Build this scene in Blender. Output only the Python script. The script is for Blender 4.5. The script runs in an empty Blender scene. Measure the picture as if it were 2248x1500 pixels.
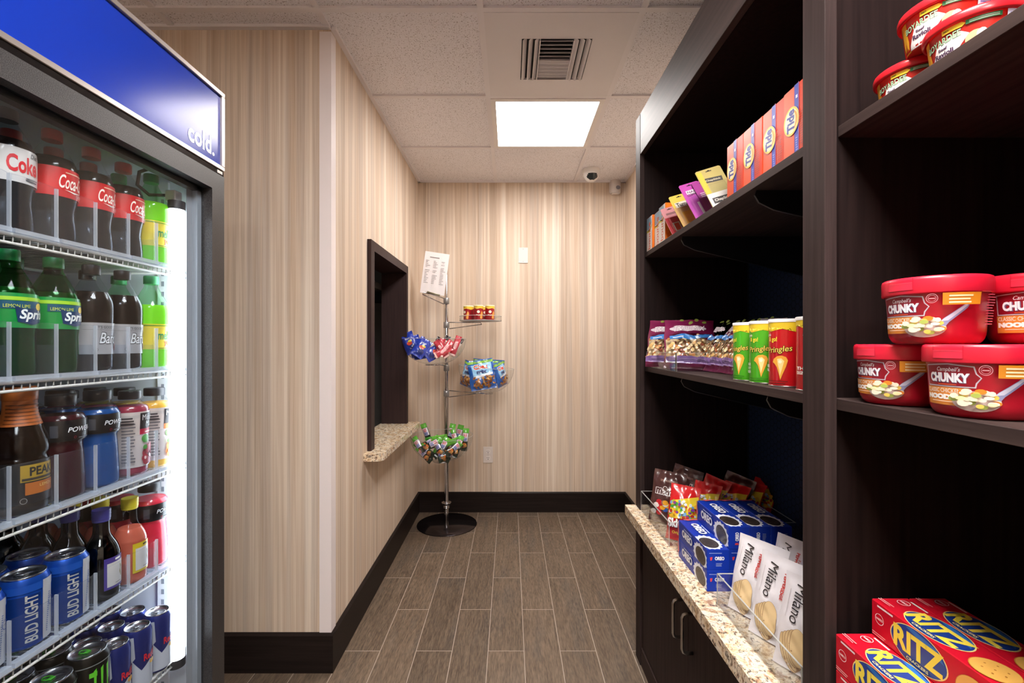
import bpy, math, random
from mathutils import Vector, Matrix, Euler
R = math.radians
SC = bpy.context.scene
COL = SC.collection
rnd = random.Random(7)

# ------------------------------------------------------------ camera, exposure
F = 1012.0                                   # focal length in pixels of the 2248 wide frame
cam_d = bpy.data.cameras.new('camera')
cam = bpy.data.objects.new('camera', cam_d); COL.objects.link(cam)
cam.location = (0, 0, 1.30); cam.rotation_euler = (R(90), 0, 0)
cam_d.sensor_width = 36; cam_d.lens = F / 2248 * 36
cam_d.shift_x = 4 / 2248; cam_d.shift_y = 5 / 2248
cam_d.clip_start = .02; cam_d.clip_end = 60
SC.camera = cam
SC.view_settings.view_transform = 'Standard'; SC.view_settings.look = 'None'
SC.view_settings.exposure = 0.7; SC.view_settings.gamma = 1.0
SC.view_settings.use_curve_mapping = False
try: SC.cycles.max_bounces = 10; SC.cycles.transparent_max_bounces = 24; SC.cycles.sample_clamp_indirect = 4
except Exception: pass
W = bpy.data.worlds.new('world'); SC.world = W; W.use_nodes = True
W.node_tree.nodes['Background'].inputs[0].default_value = (.9, .85, .8, 1)
W.node_tree.nodes['Background'].inputs[1].default_value = .05
PANEL_L = 20.0        # radiance of the ceiling light diffuser above the aisle
REAR_L = 46.0         # radiance of the ceiling lights behind the camera
TUBE_L = 7.5         # radiance of the cooler's lamp tube
CEIL = 2.558

# ------------------------------------------------------------ colour and material helpers
def lin(h):
    if isinstance(h, str):
        h = h.lstrip('#'); c = [int(h[i:i+2], 16) / 255 for i in (0, 2, 4)]
    else: c = h
    return tuple((x / 12.92 if x <= .04045 else ((x + .055) / 1.055) ** 2.4) for x in c)
MATS = {}
def mat(col, rough=.5, metal=0, spec=.5, coat=0, trans=0, name=None):
    """plain principled material with a faint procedural unevenness of its gloss"""
    key = ('p', col, rough, metal, spec, coat, trans)
    if key in MATS: return MATS[key]
    m = bpy.data.materials.new(name or 'paint'); m.use_nodes = True; nt = m.node_tree
    b = nt.nodes['Principled BSDF']
    b.inputs['Base Color'].default_value = (*lin(col), 1)
    b.inputs['Roughness'].default_value = rough; b.inputs['Metallic'].default_value = metal
    b.inputs['Specular IOR Level'].default_value = spec; b.inputs['Coat Weight'].default_value = coat
    if trans:
        out = nt.nodes['Material Output']; mx = nt.nodes.new('ShaderNodeMixShader'); tr = nt.nodes.new('ShaderNodeBsdfTranslucent')
        tr.inputs[0].default_value = (*lin(col), 1); mx.inputs[0].default_value = trans
        nt.links.new(b.outputs[0], mx.inputs[1]); nt.links.new(tr.outputs[0], mx.inputs[2]); nt.links.new(mx.outputs[0], out.inputs[0])
    MATS[key] = m; return m
def N(nt, t, **kw):
    n = nt.nodes.new(t)
    for k, v in kw.items():
        if k.startswith('i_'):
            n.inputs[k[2:].replace('_', ' ')].default_value = v
        else: setattr(n, k, v)
    return n
def L(nt, a, b): nt.links.new(a, b)
def math_(nt, op, a, b=None, c=None):
    n = nt.nodes.new('ShaderNodeMath'); n.operation = op
    for i, v in enumerate((a, b, c)):
        if v is None: continue
        if isinstance(v, (int, float)): n.inputs[i].default_value = v
        else: L(nt, v, n.inputs[i])
    return n.outputs[0]
def ramp(nt, f, stops):
    n = nt.nodes.new('ShaderNodeValToRGB'); e = n.color_ramp.elements
    while len(e) < len(stops): e.new(.5)
    for i, (p, c) in enumerate(stops):
        e[i].position = p; e[i].color = (*lin(c), 1)
    L(nt, f, n.inputs[0]); return n.outputs[0]
def mix(nt, f, a, b, mode='MIX'):
    n = nt.nodes.new('ShaderNodeMix'); n.data_type = 'RGBA'; n.blend_type = mode
    for s, v in ((0, f), (6, a), (7, b)):
        if isinstance(v, (int, float)): n.inputs[s].default_value = v
        elif isinstance(v, tuple): n.inputs[s].default_value = (*v, 1) if len(v) == 3 else v
        else: L(nt, v, n.inputs[s])
    return n.outputs[2]
def newmat(name):
    m = bpy.data.materials.new(name); m.use_nodes = True
    return m, m.node_tree, m.node_tree.nodes['Principled BSDF']
def clear(name, tint=(1, 1, 1), f0=.04, rough=.02, base=0.0, extra=.9, haze=None):
    """thin clear plastic or glass: fresnel weighted gloss over tinted transparency"""
    m = bpy.data.materials.new(name); m.use_nodes = True; nt = m.node_tree; nt.nodes.clear()
    out = N(nt, 'ShaderNodeOutputMaterial'); tr = N(nt, 'ShaderNodeBsdfTransparent'); gl = N(nt, 'ShaderNodeBsdfGlossy')
    tr.inputs[0].default_value = (*tint, 1); gl.inputs['Roughness'].default_value = rough
    ge = N(nt, 'ShaderNodeNewGeometry'); dt = N(nt, 'ShaderNodeVectorMath'); dt.operation = 'DOT_PRODUCT'
    L(nt, ge.outputs['Normal'], dt.inputs[0]); L(nt, ge.outputs['Incoming'], dt.inputs[1])
    g5 = math_(nt, 'POWER', math_(nt, 'SUBTRACT', 1, math_(nt, 'ABSOLUTE', dt.outputs['Value'])), 5)
    fr_ = math_(nt, 'MULTIPLY_ADD', g5, 1 - f0, f0)                   # Schlick, the same from both sides
    f = math_(nt, 'MULTIPLY_ADD', fr_, extra, base)
    mx = N(nt, 'ShaderNodeMixShader'); L(nt, f, mx.inputs[0]); L(nt, tr.outputs[0], mx.inputs[1]); L(nt, gl.outputs[0], mx.inputs[2])
    last = mx.outputs[0]
    if haze:
        d = N(nt, 'ShaderNodeBsdfPrincipled'); d.inputs['Base Color'].default_value = (*haze[0], 1); d.inputs['Roughness'].default_value = .3
        m2 = N(nt, 'ShaderNodeMixShader'); m2.inputs[0].default_value = haze[1]
        L(nt, last, m2.inputs[1]); L(nt, d.outputs[0], m2.inputs[2]); last = m2.outputs[0]
    L(nt, last, out.inputs[0]); return m

def wallpaper():
    m, nt, b = newmat('striped_wallpaper')
    g = N(nt, 'ShaderNodeNewGeometry'); s = N(nt, 'ShaderNodeSeparateXYZ'); L(nt, g.outputs['Position'], s.inputs[0])
    h = math_(nt, 'ADD', s.outputs[0], s.outputs[1])
    def noise(sh, sz, off, det=2, rough=.5):
        c = N(nt, 'ShaderNodeCombineXYZ')
        L(nt, math_(nt, 'MULTIPLY_ADD', h, sh, off), c.inputs[0]); L(nt, math_(nt, 'MULTIPLY', s.outputs[2], sz), c.inputs[1])
        n = N(nt, 'ShaderNodeTexNoise', i_Scale=1.0, i_Detail=det, i_Roughness=rough); L(nt, c.outputs[0], n.inputs['Vector']); return n.outputs[0]
    broad = noise(15, .2, 3.1, 3, .6); fine = noise(75, .35, 9.7, 3, .6); hair = noise(330, 2.5, 1.3, 2, .6); tan = noise(11, .3, 21.0, 2); grey = noise(23, .3, 37.5, 2)
    c0 = ramp(nt, broad, [(.36, '#b39a80'), (.45, '#dfccb6'), (.52, '#cbb299'), (.58, '#e4d2bd'), (.68, '#f0e4d4')])
    c1 = mix(nt, ramp(nt, tan, [(.5, '#000000'), (.62, '#aaaaaa')]), c0, lin('#c2a27e'))
    c2 = mix(nt, ramp(nt, grey, [(.52, '#000000'), (.64, '#bbbbbb')]), c1, lin('#ab9d93'))
    c3 = mix(nt, .55, c2, ramp(nt, fine, [(.32, '#a58b74'), (.5, '#d0bba5'), (.68, '#efe2d2')]), 'MULTIPLY')
    c3 = mix(nt, .25, c2, ramp(nt, fine, [(.32, '#ab9482'), (.5, '#d9c8b9'), (.68, '#f3eae1')]))
    c4 = mix(nt, .13, c3, ramp(nt, hair, [(.35, '#917a68'), (.65, '#faf4ee')]))
    L(nt, c4, b.inputs['Base Color']); b.inputs['Roughness'].default_value = .62; b.inputs['Specular IOR Level'].default_value = .3
    bp = N(nt, 'ShaderNodeBump', i_Strength=.12, i_Distance=.002); L(nt, hair, bp.inputs['Height']); L(nt, bp.outputs[0], b.inputs['Normal'])
    return m
def plank_tile():
    m, nt, b = newmat('wood_look_plank_tile')
    g = N(nt, 'ShaderNodeNewGeometry'); s = N(nt, 'ShaderNodeSeparateXYZ'); L(nt, g.outputs['Position'], s.inputs[0])
    c = N(nt, 'ShaderNodeCombineXYZ')
    L(nt, math_(nt, 'ADD', s.outputs[1], -3.17 + 6.1 + .305), c.inputs[0]); L(nt, math_(nt, 'ADD', s.outputs[0], .0935 + 1.522 * 2), c.inputs[1])
    br = N(nt, 'ShaderNodeTexBrick'); L(nt, c.outputs[0], br.inputs['Vector'])
    br.offset = .5; br.offset_frequency = 2
    for k, v in (('Scale', 1.0), ('Mortar Size', .0016), ('Mortar Smooth', .15), ('Bias', 0), ('Brick Width', .61), ('Row Height', .1522)): br.inputs[k].default_value = v
    br.inputs['Color1'].default_value = (0, 0, 0, 1); br.inputs['Color2'].default_value = (1, 1, 1, 1); br.inputs['Mortar'].default_value = (.5, .5, .5, 1)
    # grain shifted per plank
    gv = N(nt, 'ShaderNodeCombineXYZ')
    L(nt, math_(nt, 'MULTIPLY', s.outputs[0], 60), gv.inputs[0]); L(nt, math_(nt, 'MULTIPLY', s.outputs[1], 4.5), gv.inputs[1])
    sep = N(nt, 'ShaderNodeSeparateColor'); L(nt, br.outputs['Color'], sep.inputs[0])
    L(nt, math_(nt, 'MULTIPLY', sep.outputs[0], 40), gv.inputs[2])
    n1 = N(nt, 'ShaderNodeTexNoise', i_Scale=1.0, i_Detail=6, i_Roughness=.65, i_Distortion=1.2); L(nt, gv.outputs[0], n1.inputs['Vector'])
    gv2 = N(nt, 'ShaderNodeVectorMath'); gv2.operation = 'MULTIPLY'; L(nt, gv.outputs[0], gv2.inputs[0]); gv2.inputs[1].default_value = (.17, .5, 1)
    n2 = N(nt, 'ShaderNodeTexNoise', i_Scale=1.0, i_Detail=3, i_Roughness=.6); L(nt, gv2.outputs[0], n2.inputs['Vector'])
    gv3 = N(nt, 'ShaderNodeVectorMath'); gv3.operation = 'MULTIPLY'; L(nt, gv.outputs[0], gv3.inputs[0]); gv3.inputs[1].default_value = (4.5, 7, 1)
    n3 = N(nt, 'ShaderNodeTexNoise', i_Scale=1.0, i_Detail=2); L(nt, gv3.outputs[0], n3.inputs['Vector'])
    a = ramp(nt, n1.outputs[0], [(.25, '#3f352d'), (.42, '#5a4c40'), (.58, '#6e5f51'), (.8, '#857565')])
    a = mix(nt, ramp(nt, n2.outputs[0], [(.52, '#000000'), (.66, '#aaaaaa')]), a, lin('#4a4a4b'))
    a = mix(nt, .25, a, ramp(nt, n3.outputs[0], [(.35, '#3c3027'), (.65, '#9a8670')]))
    t = math_(nt, 'MULTIPLY_ADD', sep.outputs[0], .3, .85)
    a = mix(nt, 1.0, a, t, 'MULTIPLY')
    a = mix(nt, br.outputs['Fac'], a, lin('#b3a79a'))
    L(nt, a, b.inputs['Base Color']); b.inputs['Roughness'].default_value = .42
    bp = N(nt, 'ShaderNodeBump', i_Strength=.15, i_Distance=.002); L(nt, n1.outputs[0], bp.inputs['Height']); L(nt, bp.outputs[0], b.inputs['Normal'])
    return m
def acoustic():
    m, nt, b = newmat('pitted_ceiling_tile')
    g = N(nt, 'ShaderNodeNewGeometry')
    vo = N(nt, 'ShaderNodeTexNoise', i_Scale=185.0, i_Detail=2, i_Roughness=.6); L(nt, g.outputs['Position'], vo.inputs['Vector'])
    no = N(nt, 'ShaderNodeTexNoise', i_Scale=300.0, i_Detail=1); L(nt, g.outputs['Position'], no.inputs['Vector'])
    pit = ramp(nt, vo.outputs[0], [(.35, '#ffffff'), (.40, '#000000')])
    c = mix(nt, .5, lin('#eeecf2'), ramp(nt, no.outputs[0], [(.4, '#e0dee4'), (.6, '#f6f4fa')]))
    c = mix(nt, pit, c, lin('#9c9292'))
    L(nt, c, b.inputs['Base Color']); b.inputs['Roughness'].default_value = .9
    return m
def granite():
    m, nt, b = newmat('speckled_granite')
    g = N(nt, 'ShaderNodeNewGeometry')
    d = N(nt, 'ShaderNodeTexNoise', i_Scale=9.0, i_Detail=3); L(nt, g.outputs['Position'], d.inputs['Vector'])
    ad = N(nt, 'ShaderNodeVectorMath'); ad.operation = 'MULTIPLY_ADD'; L(nt, d.outputs['Color'], ad.inputs[0]); ad.inputs[1].default_value = (.1, .1, .1); L(nt, g.outputs['Position'], ad.inputs[2])
    n1 = N(nt, 'ShaderNodeTexNoise', i_Scale=38.0, i_Detail=5, i_Roughness=.7); L(nt, ad.outputs[0], n1.inputs['Vector'])
    n2 = N(nt, 'ShaderNodeTexNoise', i_Scale=90.0, i_Detail=4, i_Roughness=.75); L(nt, ad.outputs[0], n2.inputs['Vector'])
    n3 = N(nt, 'ShaderNodeTexNoise', i_Scale=60.0, i_Detail=4, i_Roughness=.7); mp = N(nt, 'ShaderNodeMapping'); mp.inputs['Location'].default_value = (5, 3, 1); L(nt, ad.outputs[0], mp.inputs[0]); L(nt, mp.outputs[0], n3.inputs['Vector'])
    c = ramp(nt, n1.outputs[0], [(.3, '#a67c54'), (.42, '#dcc09a'), (.54, '#f0e2ca'), (.68, '#d6cdbf')])
    c = mix(nt, ramp(nt, n3.outputs[0], [(.52, '#000000'), (.62, '#dddddd')]), c, lin('#8f5a40'))
    c = mix(nt, ramp(nt, n2.outputs[0], [(.54, '#000000'), (.61, '#f4f4f4')]), c, lin('#453a36'))
    L(nt, c, b.inputs['Base Color']); b.inputs['Roughness'].default_value = .22
    return m
def espresso(name='espresso_wood', base='#3d3130', dark='#2c2322', rough=.55, axis=2):
    m, nt, b = newmat(name)
    g = N(nt, 'ShaderNodeNewGeometry'); mp = N(nt, 'ShaderNodeMapping')
    sc = [90, 90, 90]; sc[axis] = 3; mp.inputs['Scale'].default_value = sc; L(nt, g.outputs['Position'], mp.inputs[0])
    n = N(nt, 'ShaderNodeTexNoise', i_Scale=1.0, i_Detail=4, i_Roughness=.6); L(nt, mp.outputs[0], n.inputs['Vector'])
    L(nt, ramp(nt, n.outputs[0], [(.3, dark), (.7, base)]), b.inputs['Base Color'])
    b.inputs['Roughness'].default_value = rough; b.inputs['Specular IOR Level'].default_value = .12; b.inputs['IOR'].default_value = 1.35
    return m
def speckled_black():
    m, nt, b = newmat('textured_black_metal')
    g = N(nt, 'ShaderNodeNewGeometry')
    n = N(nt, 'ShaderNodeTexNoise', i_Scale=700.0, i_Detail=2); L(nt, g.outputs['Position'], n.inputs['Vector'])
    L(nt, ramp(nt, n.outputs[0], [(.35, '#141416'), (.65, '#3a3839')]), b.inputs['Base Color']); b.inputs['Roughness'].default_value = .38
    bp = N(nt, 'ShaderNodeBump', i_Strength=.3, i_Distance=.001); L(nt, n.outputs[0], bp.inputs['Height']); L(nt, bp.outputs[0], b.inputs['Normal'])
    return m
def emis(name, col, s, bands=None):
    m = bpy.data.materials.new(name); m.use_nodes = True; nt = m.node_tree; nt.nodes.clear()
    o = N(nt, 'ShaderNodeOutputMaterial'); e = N(nt, 'ShaderNodeEmission'); e.inputs[0].default_value = (*col, 1); e.inputs[1].default_value = s
    L(nt, e.outputs[0], o.inputs[0]); return m
M_WALL = wallpaper(); M_FLOOR = plank_tile(); M_CEIL = acoustic(); M_GRAN = granite()
M_ESP = espresso(); M_ESP_SHADE = espresso('espresso_shaded', '#241a19', '#171010', .5); M_RAIL = espresso('espresso_top_rail', '#453835', '#332928', .55, 1); M_RAIL.node_tree.nodes['Principled BSDF'].inputs['IOR'].default_value = 1.42; M_RAIL.node_tree.nodes['Principled BSDF'].inputs['Specular IOR Level'].default_value = .25; M_ESPH = espresso('espresso_wood_shelf', '#453835', '#332928', .55, 1)  # darker copy for inner panels: interior shade put into the wood colour
M_BASE = espresso('dark_baseboard', '#2a2220', '#1d1816', .35, 0)
M_BLK = speckled_black()
M_GLOSSBLK = mat('#08080a', .08, name='gloss_black'); M_WHITE = mat('#e8e4e2', .5, name='white_paint')
M_TBAR = mat('#e6e2e6', .55, name='ceiling_grid_paint'); M_CHROME = mat('#c8c8cc', .13, 1, name='chrome'); M_STEEL = mat('#a8a4a0', .3, 1, name='brushed_steel')
M_GLASS = clear('door_glass', (.9, .93, .95), base=0, extra=.55)
M_ACRYL = clear('clear_acrylic', (.96, .97, .98), base=.01, extra=.8)
M_ACEDGE = mat('#cfd0cc', .2, trans=.4, name='acrylic_edge_highlight')  # bright edge highlight of clear acrylic put into a pale colour
M_PET = clear('clear_bottle_plastic', (.93, .95, .96), base=0, extra=.28, rough=.05)
M_PETG = clear('green_bottle_plastic', (.25, .75, .35), base=0, extra=.28, rough=.05)
M_ORG = clear('lane_divider_plastic', (.93, .95, .98), base=0, extra=.3, rough=.08, haze=((.85, .9, 1), .02))
M_ORGE = clear('lane_divider_edge', (.9, .93, .97), base=.1, extra=.9, rough=.15, haze=((.9, .93, 1), .28))

# ------------------------------------------------------------ object helpers
def link(o, parent=None):
    COL.objects.link(o)
    if parent is not None: o.parent = parent
    return o
def tag(o, label=None, cat=None, group=None, kind=None):
    if label: o['label'] = label
    if cat: o['category'] = cat
    if group: o['group'] = group
    if kind: o['kind'] = kind
    return o
def empty(name, loc, rz=0, label=None, cat=None, group=None):
    o = bpy.data.objects.new(name, None); o.empty_display_size = .05
    o.location = loc; o.rotation_euler = (0, 0, rz); link(o); return tag(o, label, cat, group)
def dup(o, loc=None, rot=None, label=None, group=None, parent=None, scale=None):
    c = o.copy(); COL.objects.link(c); c.parent = parent
    if loc is not None: c.location = loc
    if rot is not None: c.rotation_euler = rot if not isinstance(rot, (int, float)) else (0, 0, rot)
    if scale is not None: c.scale = scale
    if label: c['label'] = label
    if group: c['group'] = group
    for ch in KIDS.get(o.name, []):
        dup(ch, parent=c)
    return c
KIDS = {}
class MB:
    def __init__(s): s.v = []; s.f = []; s.m = []; s.mats = []; s.smooth = []
    def mi(s, m):
        if m not in s.mats: s.mats.append(m)
        return s.mats.index(m)
    def add(s, vs, fs, m, smooth=False):
        b = len(s.v); s.v += [tuple(v) for v in vs]; k = s.mi(m)
        for f in fs: s.f.append(tuple(b + i for i in f)); s.m.append(k); s.smooth.append(smooth)
    def box(s, x0, x1, y0, y1, z0, z1, m, bev=0):
        if bev:
            b = bev
            # chamfered box: 24 vertices
            vs = []; idx = {}
            for i, X in enumerate((x0, x1)):
                for j, Y in enumerate((y0, y1)):
                    for k, Z in enumerate((z0, z1)):
                        sx, sy, sz = (1, -1)[i], (1, -1)[j], (1, -1)[k]
                        idx[i, j, k, 0] = len(vs); vs.append((X, Y + sy * b, Z + sz * b))
                        idx[i, j, k, 1] = len(vs); vs.append((X + sx * b, Y, Z + sz * b))
                        idx[i, j, k, 2] = len(vs); vs.append((X + sx * b, Y + sy * b, Z))
            fs = []
            for i in (0, 1): fs.append([idx[i, 0, 0, 0], idx[i, 1, 0, 0], idx[i, 1, 1, 0], idx[i, 0, 1, 0]])
            for j in (0, 1): fs.append([idx[0, j, 0, 1], idx[1, j, 0, 1], idx[1, j, 1, 1], idx[0, j, 1, 1]])
            for k in (0, 1): fs.append([idx[0, 0, k, 2], idx[1, 0, k, 2], idx[1, 1, k, 2], idx[0, 1, k, 2]])
            for i in (0, 1):
                for j in (0, 1): fs.append([idx[i, j, 0, 0], idx[i, j, 0, 1], idx[i, j, 1, 1], idx[i, j, 1, 0]])
            for i in (0, 1):
                for k in (0, 1): fs.append([idx[i, 0, k, 0], idx[i, 0, k, 2], idx[i, 1, k, 2], idx[i, 1, k, 0]])
            for j in (0, 1):
                for k in (0, 1): fs.append([idx[0, j, k, 1], idx[0, j, k, 2], idx[1, j, k, 2], idx[1, j, k, 1]])
            for i in (0, 1):
                for j in (0, 1):
                    for k in (0, 1): fs.append([idx[i, j, k, 0], idx[i, j, k, 1], idx[i, j, k, 2]])
            s.add(vs, fs, m); return s
        vs = [(x, y, z) for x in (x0, x1) for y in (y0, y1) for z in (z0, z1)]
        s.add(vs, [(0, 1, 3, 2), (4, 6, 7, 5), (0, 4, 5, 1), (2, 3, 7, 6), (0, 2, 6, 4), (1, 5, 7, 3)], m); return s
    def lathe(s, prof, m, n=32, c=(0, 0, 0), cap0=True, cap1=True, a0=0, a1=2 * math.pi, smooth=True):
        full = abs(a1 - a0 - 2 * math.pi) < 1e-6; k = n if full else n + 1
        vs = [(c[0] + r * math.cos(a0 + (a1 - a0) * i / n), c[1] + r * math.sin(a0 + (a1 - a0) * i / n), c[2] + z) for r, z in prof for i in range(k)]
        fs = []
        for j in range(len(prof) - 1):
            for i in range(n if full else n):
                i2 = (i + 1) % k if full else i + 1
                fs.append((j * k + i, j * k + i2, (j + 1) * k + i2, (j + 1) * k + i))
        s.add(vs, fs, m, smooth)
        if full and cap0: s.add(vs[:k], [tuple(reversed(range(k)))], m)
        if full and cap1: s.add(vs[-k:], [tuple(range(k))], m)
        return s
    def tube(s, pts, r, m, n=8, closed=False):
        P = [Vector(p) for p in pts]; L_ = len(P); rings = []
        up = None
        for i in range(L_):
            if closed: t = (P[(i + 1) % L_] - P[i - 1])
            else: t = (P[min(i + 1, L_ - 1)] - P[max(i - 1, 0)])
            t = t.normalized()
            if up is None:
                up = Vector((0, 0, 1)) if abs(t.z) < .9 else Vector((1, 0, 0))
            a = (up - t * up.dot(t)).normalized(); b = t.cross(a); up = a
            rr = r[i] if isinstance(r, (list, tuple)) else r
            rings.append([P[i] + (a * math.cos(2 * math.pi * k / n) + b * math.sin(2 * math.pi * k / n)) * rr for k in range(n)])
        vs = [v for g in rings for v in g]; fs = []
        for i in range(L_ if closed else L_ - 1):
            j = (i + 1) % L_
            for k in range(n): fs.append((i * n + k, i * n + (k + 1) % n, j * n + (k + 1) % n, j * n + k))
        if not closed: fs.append(tuple(reversed(range(n)))); fs.append(tuple((L_ - 1) * n + k for k in range(n)))
        s.add(vs, fs, m, True); return s
    def build(s, name, parent=None, loc=None, rot=None):
        me = bpy.data.meshes.new(name); me.from_pydata(s.v, [], s.f)
        for m in s.mats: me.materials.append(m)
        me.polygons.foreach_set('material_index', s.m); me.polygons.foreach_set('use_smooth', s.smooth); me.update()
        o = bpy.data.objects.new(name, me)
        if loc is not None: o.location = loc
        if rot is not None: o.rotation_euler = rot if not isinstance(rot, (int, float)) else (0, 0, rot)
        link(o, parent)
        if parent is not None: KIDS.setdefault(parent.name, []).append(o)
        return o
def bx(x0, x1, y0, y1, z0, z1, m, bev=0): return MB().box(x0, x1, y0, y1, z0, z1, m, bev)

# ------------------------------------------------------------ printed artwork: flat shapes laid on a surface
_T = {}
def text_tris(s, bold=0, shear=0):
    if 'M' in s: bold = 0                      # the heavy M of this face overlaps itself
    k = (s, bold, shear)
    if k in _T: return _T[k]
    c = bpy.data.curves.new('t', 'FONT'); c.body = s; c.size = 1; c.resolution_u = 3; c.offset = bold; c.shear = shear
    o = bpy.data.objects.new('t', c); me = bpy.data.meshes.new_from_object(o)
    me.calc_loop_triangles()
    vs = [(v.co.x, v.co.y) for v in me.vertices]; fs = [tuple(t.vertices) for t in me.loop_triangles]
    bpy.data.objects.remove(o); bpy.data.meshes.remove(me); bpy.data.curves.remove(c)
    if vs:
        x0 = min(v[0] for v in vs); x1 = max(v[0] for v in vs); y0 = min(v[1] for v in vs); y1 = max(v[1] for v in vs)
        vs = [((x - x0) / (x1 - x0 or 1), (y - y0) / (y1 - y0 or 1)) for x, y in vs]
    _T[k] = (vs, fs); return _T[k]
class Art:
    def __init__(s): s.l = []
    def tri(s, col, vs, fs): s.l.append((col, vs, fs)); return s
    def rect(s, col, x0, y0, x1, y1): return s.tri(col, [(x0, y0), (x1, y0), (x1, y1), (x0, y1)], [(0, 1, 2), (0, 2, 3)])
    def poly(s, col, pts):
        cx = sum(p[0] for p in pts) / len(pts); cy = sum(p[1] for p in pts) / len(pts)
        return s.tri(col, [(cx, cy)] + list(pts), [(0, i + 1, (i + 1) % len(pts) + 1) for i in range(len(pts))])
    def ell(s, col, cx, cy, rx, ry, n=24, rot=0):
        c, d = math.cos(rot), math.sin(rot)
        return s.poly(col, [(cx + rx * math.cos(2 * math.pi * i / n) * c - ry * math.sin(2 * math.pi * i / n) * d,
                             cy + rx * math.cos(2 * math.pi * i / n) * d + ry * math.sin(2 * math.pi * i / n) * c) for i in range(n)])
    def ring(s, col, cx, cy, rx, ry, w, n=28):
        vs = []; fs = []
        for i in range(n):
            a = 2 * math.pi * i / n; vs += [(cx + rx * math.cos(a), cy + ry * math.sin(a)), (cx + (rx - w) * math.cos(a), cy + ry * (1 - w / rx) * math.sin(a))]
            j = (i + 1) % n; fs += [(2 * i, 2 * i + 1, 2 * j + 1), (2 * i, 2 * j + 1, 2 * j)]
        return s.tri(col, vs, fs)
    def txt(s, col, t, x0, y0, x1, y1, bold=.02, shear=0, rot=0, slope=0):
        """text stretched into the box; rot 90: reads upwards, -90: reads downwards, other: turned about its centre"""
        vs, fs = text_tris(t, bold, shear)
        if rot == 90: vs = [(x1 - v * (x1 - x0), y0 + u * (y1 - y0)) for u, v in vs]
        elif rot == -90: vs = [(x0 + v * (x1 - x0), y1 - u * (y1 - y0)) for u, v in vs]
        else:
            vs = [(x0 + u * (x1 - x0), y0 + v * (y1 - y0) + slope * (u - .5) * (y1 - y0)) for u, v in vs]
            if rot:
                cx, cy = (x0 + x1) / 2, (y0 + y1) / 2; c, d = math.cos(R(rot)), math.sin(R(rot))
                vs = [(cx + (x - cx) * c - (y - cy) * d, cy + (x - cx) * d + (y - cy) * c) for x, y in vs]
        return s.tri(col, vs, fs)
    def lines(s, col, x0, y0, x1, y1, n, seed=1, fill=.45):
        """rows of tiny print too small to read"""
        r = random.Random(seed); h = (y1 - y0) / n
        for i in range(n):
            e = x0 + (x1 - x0) * r.uniform(.7, 1); s.rect(col, x0, y0 + i * h, e, y0 + i * h + h * fill)
        return s
def lay(mb, art, fn, off=.0004, step=.00012, maxd=None, rough=.4, clipf=None, coat=0):
    """puts artwork on the surface fn(u, v, offset); long triangles are split at maxd"""
    for k, (col, vs, fs) in enumerate(art.l):
        V = list(vs); T = list(fs)
        if maxd:
            cache = {}
            done = []; st = T
            while st:
                a, b, c = st.pop()
                best = max(((a, b, c), (b, c, a), (c, a, b)), key=lambda q: abs(V[q[0]][0] - V[q[1]][0]) + abs(V[q[0]][1] - V[q[1]][1]) * .6)
                p, q, r_ = best
                if abs(V[p][0] - V[q][0]) + abs(V[p][1] - V[q][1]) * .6 > maxd:
                    kk = (min(p, q), max(p, q))
                    if kk not in cache:
                        V.append(((V[p][0] + V[q][0]) / 2, (V[p][1] + V[q][1]) / 2)); cache[kk] = len(V) - 1
                    mid = cache[kk]; st.append((p, mid, r_)); st.append((mid, q, r_))
                else: done.append((a, b, c))
            T = done
        if clipf: T = [t for t in T if all(clipf(V[i]) for i in t)]
        used = sorted({i for t in T for i in t}); mp = {i: j for j, i in enumerate(used)}
        o = off + k * step
        mb.add([fn(V[i][0], V[i][1], o) for i in used], [tuple(mp[i] for i in t) for t in T], mat(col, rough, coat=coat), bool(maxd))
def plane(O, U, V):
    O = Vector(O); U = Vector(U).normalized(); V = Vector(V).normalized(); Nn = U.cross(V)
    return lambda u, v, o: O + U * u + V * v + Nn * o
def radius_at(prof, z):
    for (r0, z0), (r1, z1) in zip(prof, prof[1:]):
        if min(z0, z1) <= z <= max(z0, z1) and z1 != z0: return r0 + (r1 - r0) * (z - z0) / (z1 - z0)
    return prof[-1][0] if z > prof[-1][1] else prof[0][0]
def around(prof):
    """u in radians from the front (-Y) towards +X, v = height"""
    def fn(u, v, o):
        r = radius_at(prof, v) + o; return (r * math.sin(u), -r * math.cos(u), v)
    return fn
def smooth_prof(pts, n=4):
    out = []
    for i in range(len(pts) - 1):
        p0 = pts[max(i - 1, 0)]; p1 = pts[i]; p2 = pts[i + 1]; p3 = pts[min(i + 2, len(pts) - 1)]
        for k in range(n):
            t = k / n
            out.append(tuple(.5 * (2 * p1[j] + (p2[j] - p0[j]) * t + (2 * p0[j] - 5 * p1[j] + 4 * p2[j] - p3[j]) * t * t + (3 * p1[j] - p0[j] - 3 * p2[j] + p3[j]) * t ** 3) for j in (0, 1)))
    out.append(pts[-1]); return out
def px(x, y, Y):      # a point at depth Y seen at pixel (x, y) of the 2248 x 1500 photo
    return Vector(((x - 1120) * Y / F, Y, 1.30 + (755 - y) * Y / F))
# ============================================================ the room
XL, YB, YA, XR = -.712, 3.566, 1.83, .892       # left wall, far wall, alcove wall, right wall
def struct(mb, name): return tag(mb.build(name), kind='structure')
struct(bx(-1.9, 1.2, -1.75, YB + .1, -.06, 0, M_FLOOR), 'floor')
struct(bx(-1.9, 1.2, -1.75, YB + .1, CEIL, CEIL + .05, M_CEIL), 'ceiling')
struct(bx(XL - .15, 1.2, YB, YB + .1, 0, CEIL, M_WALL), 'wall_back')
struct(bx(-1.9, XL - .15, YA, YA + .1, 0, CEIL, M_WALL), 'wall_alcove')
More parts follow.
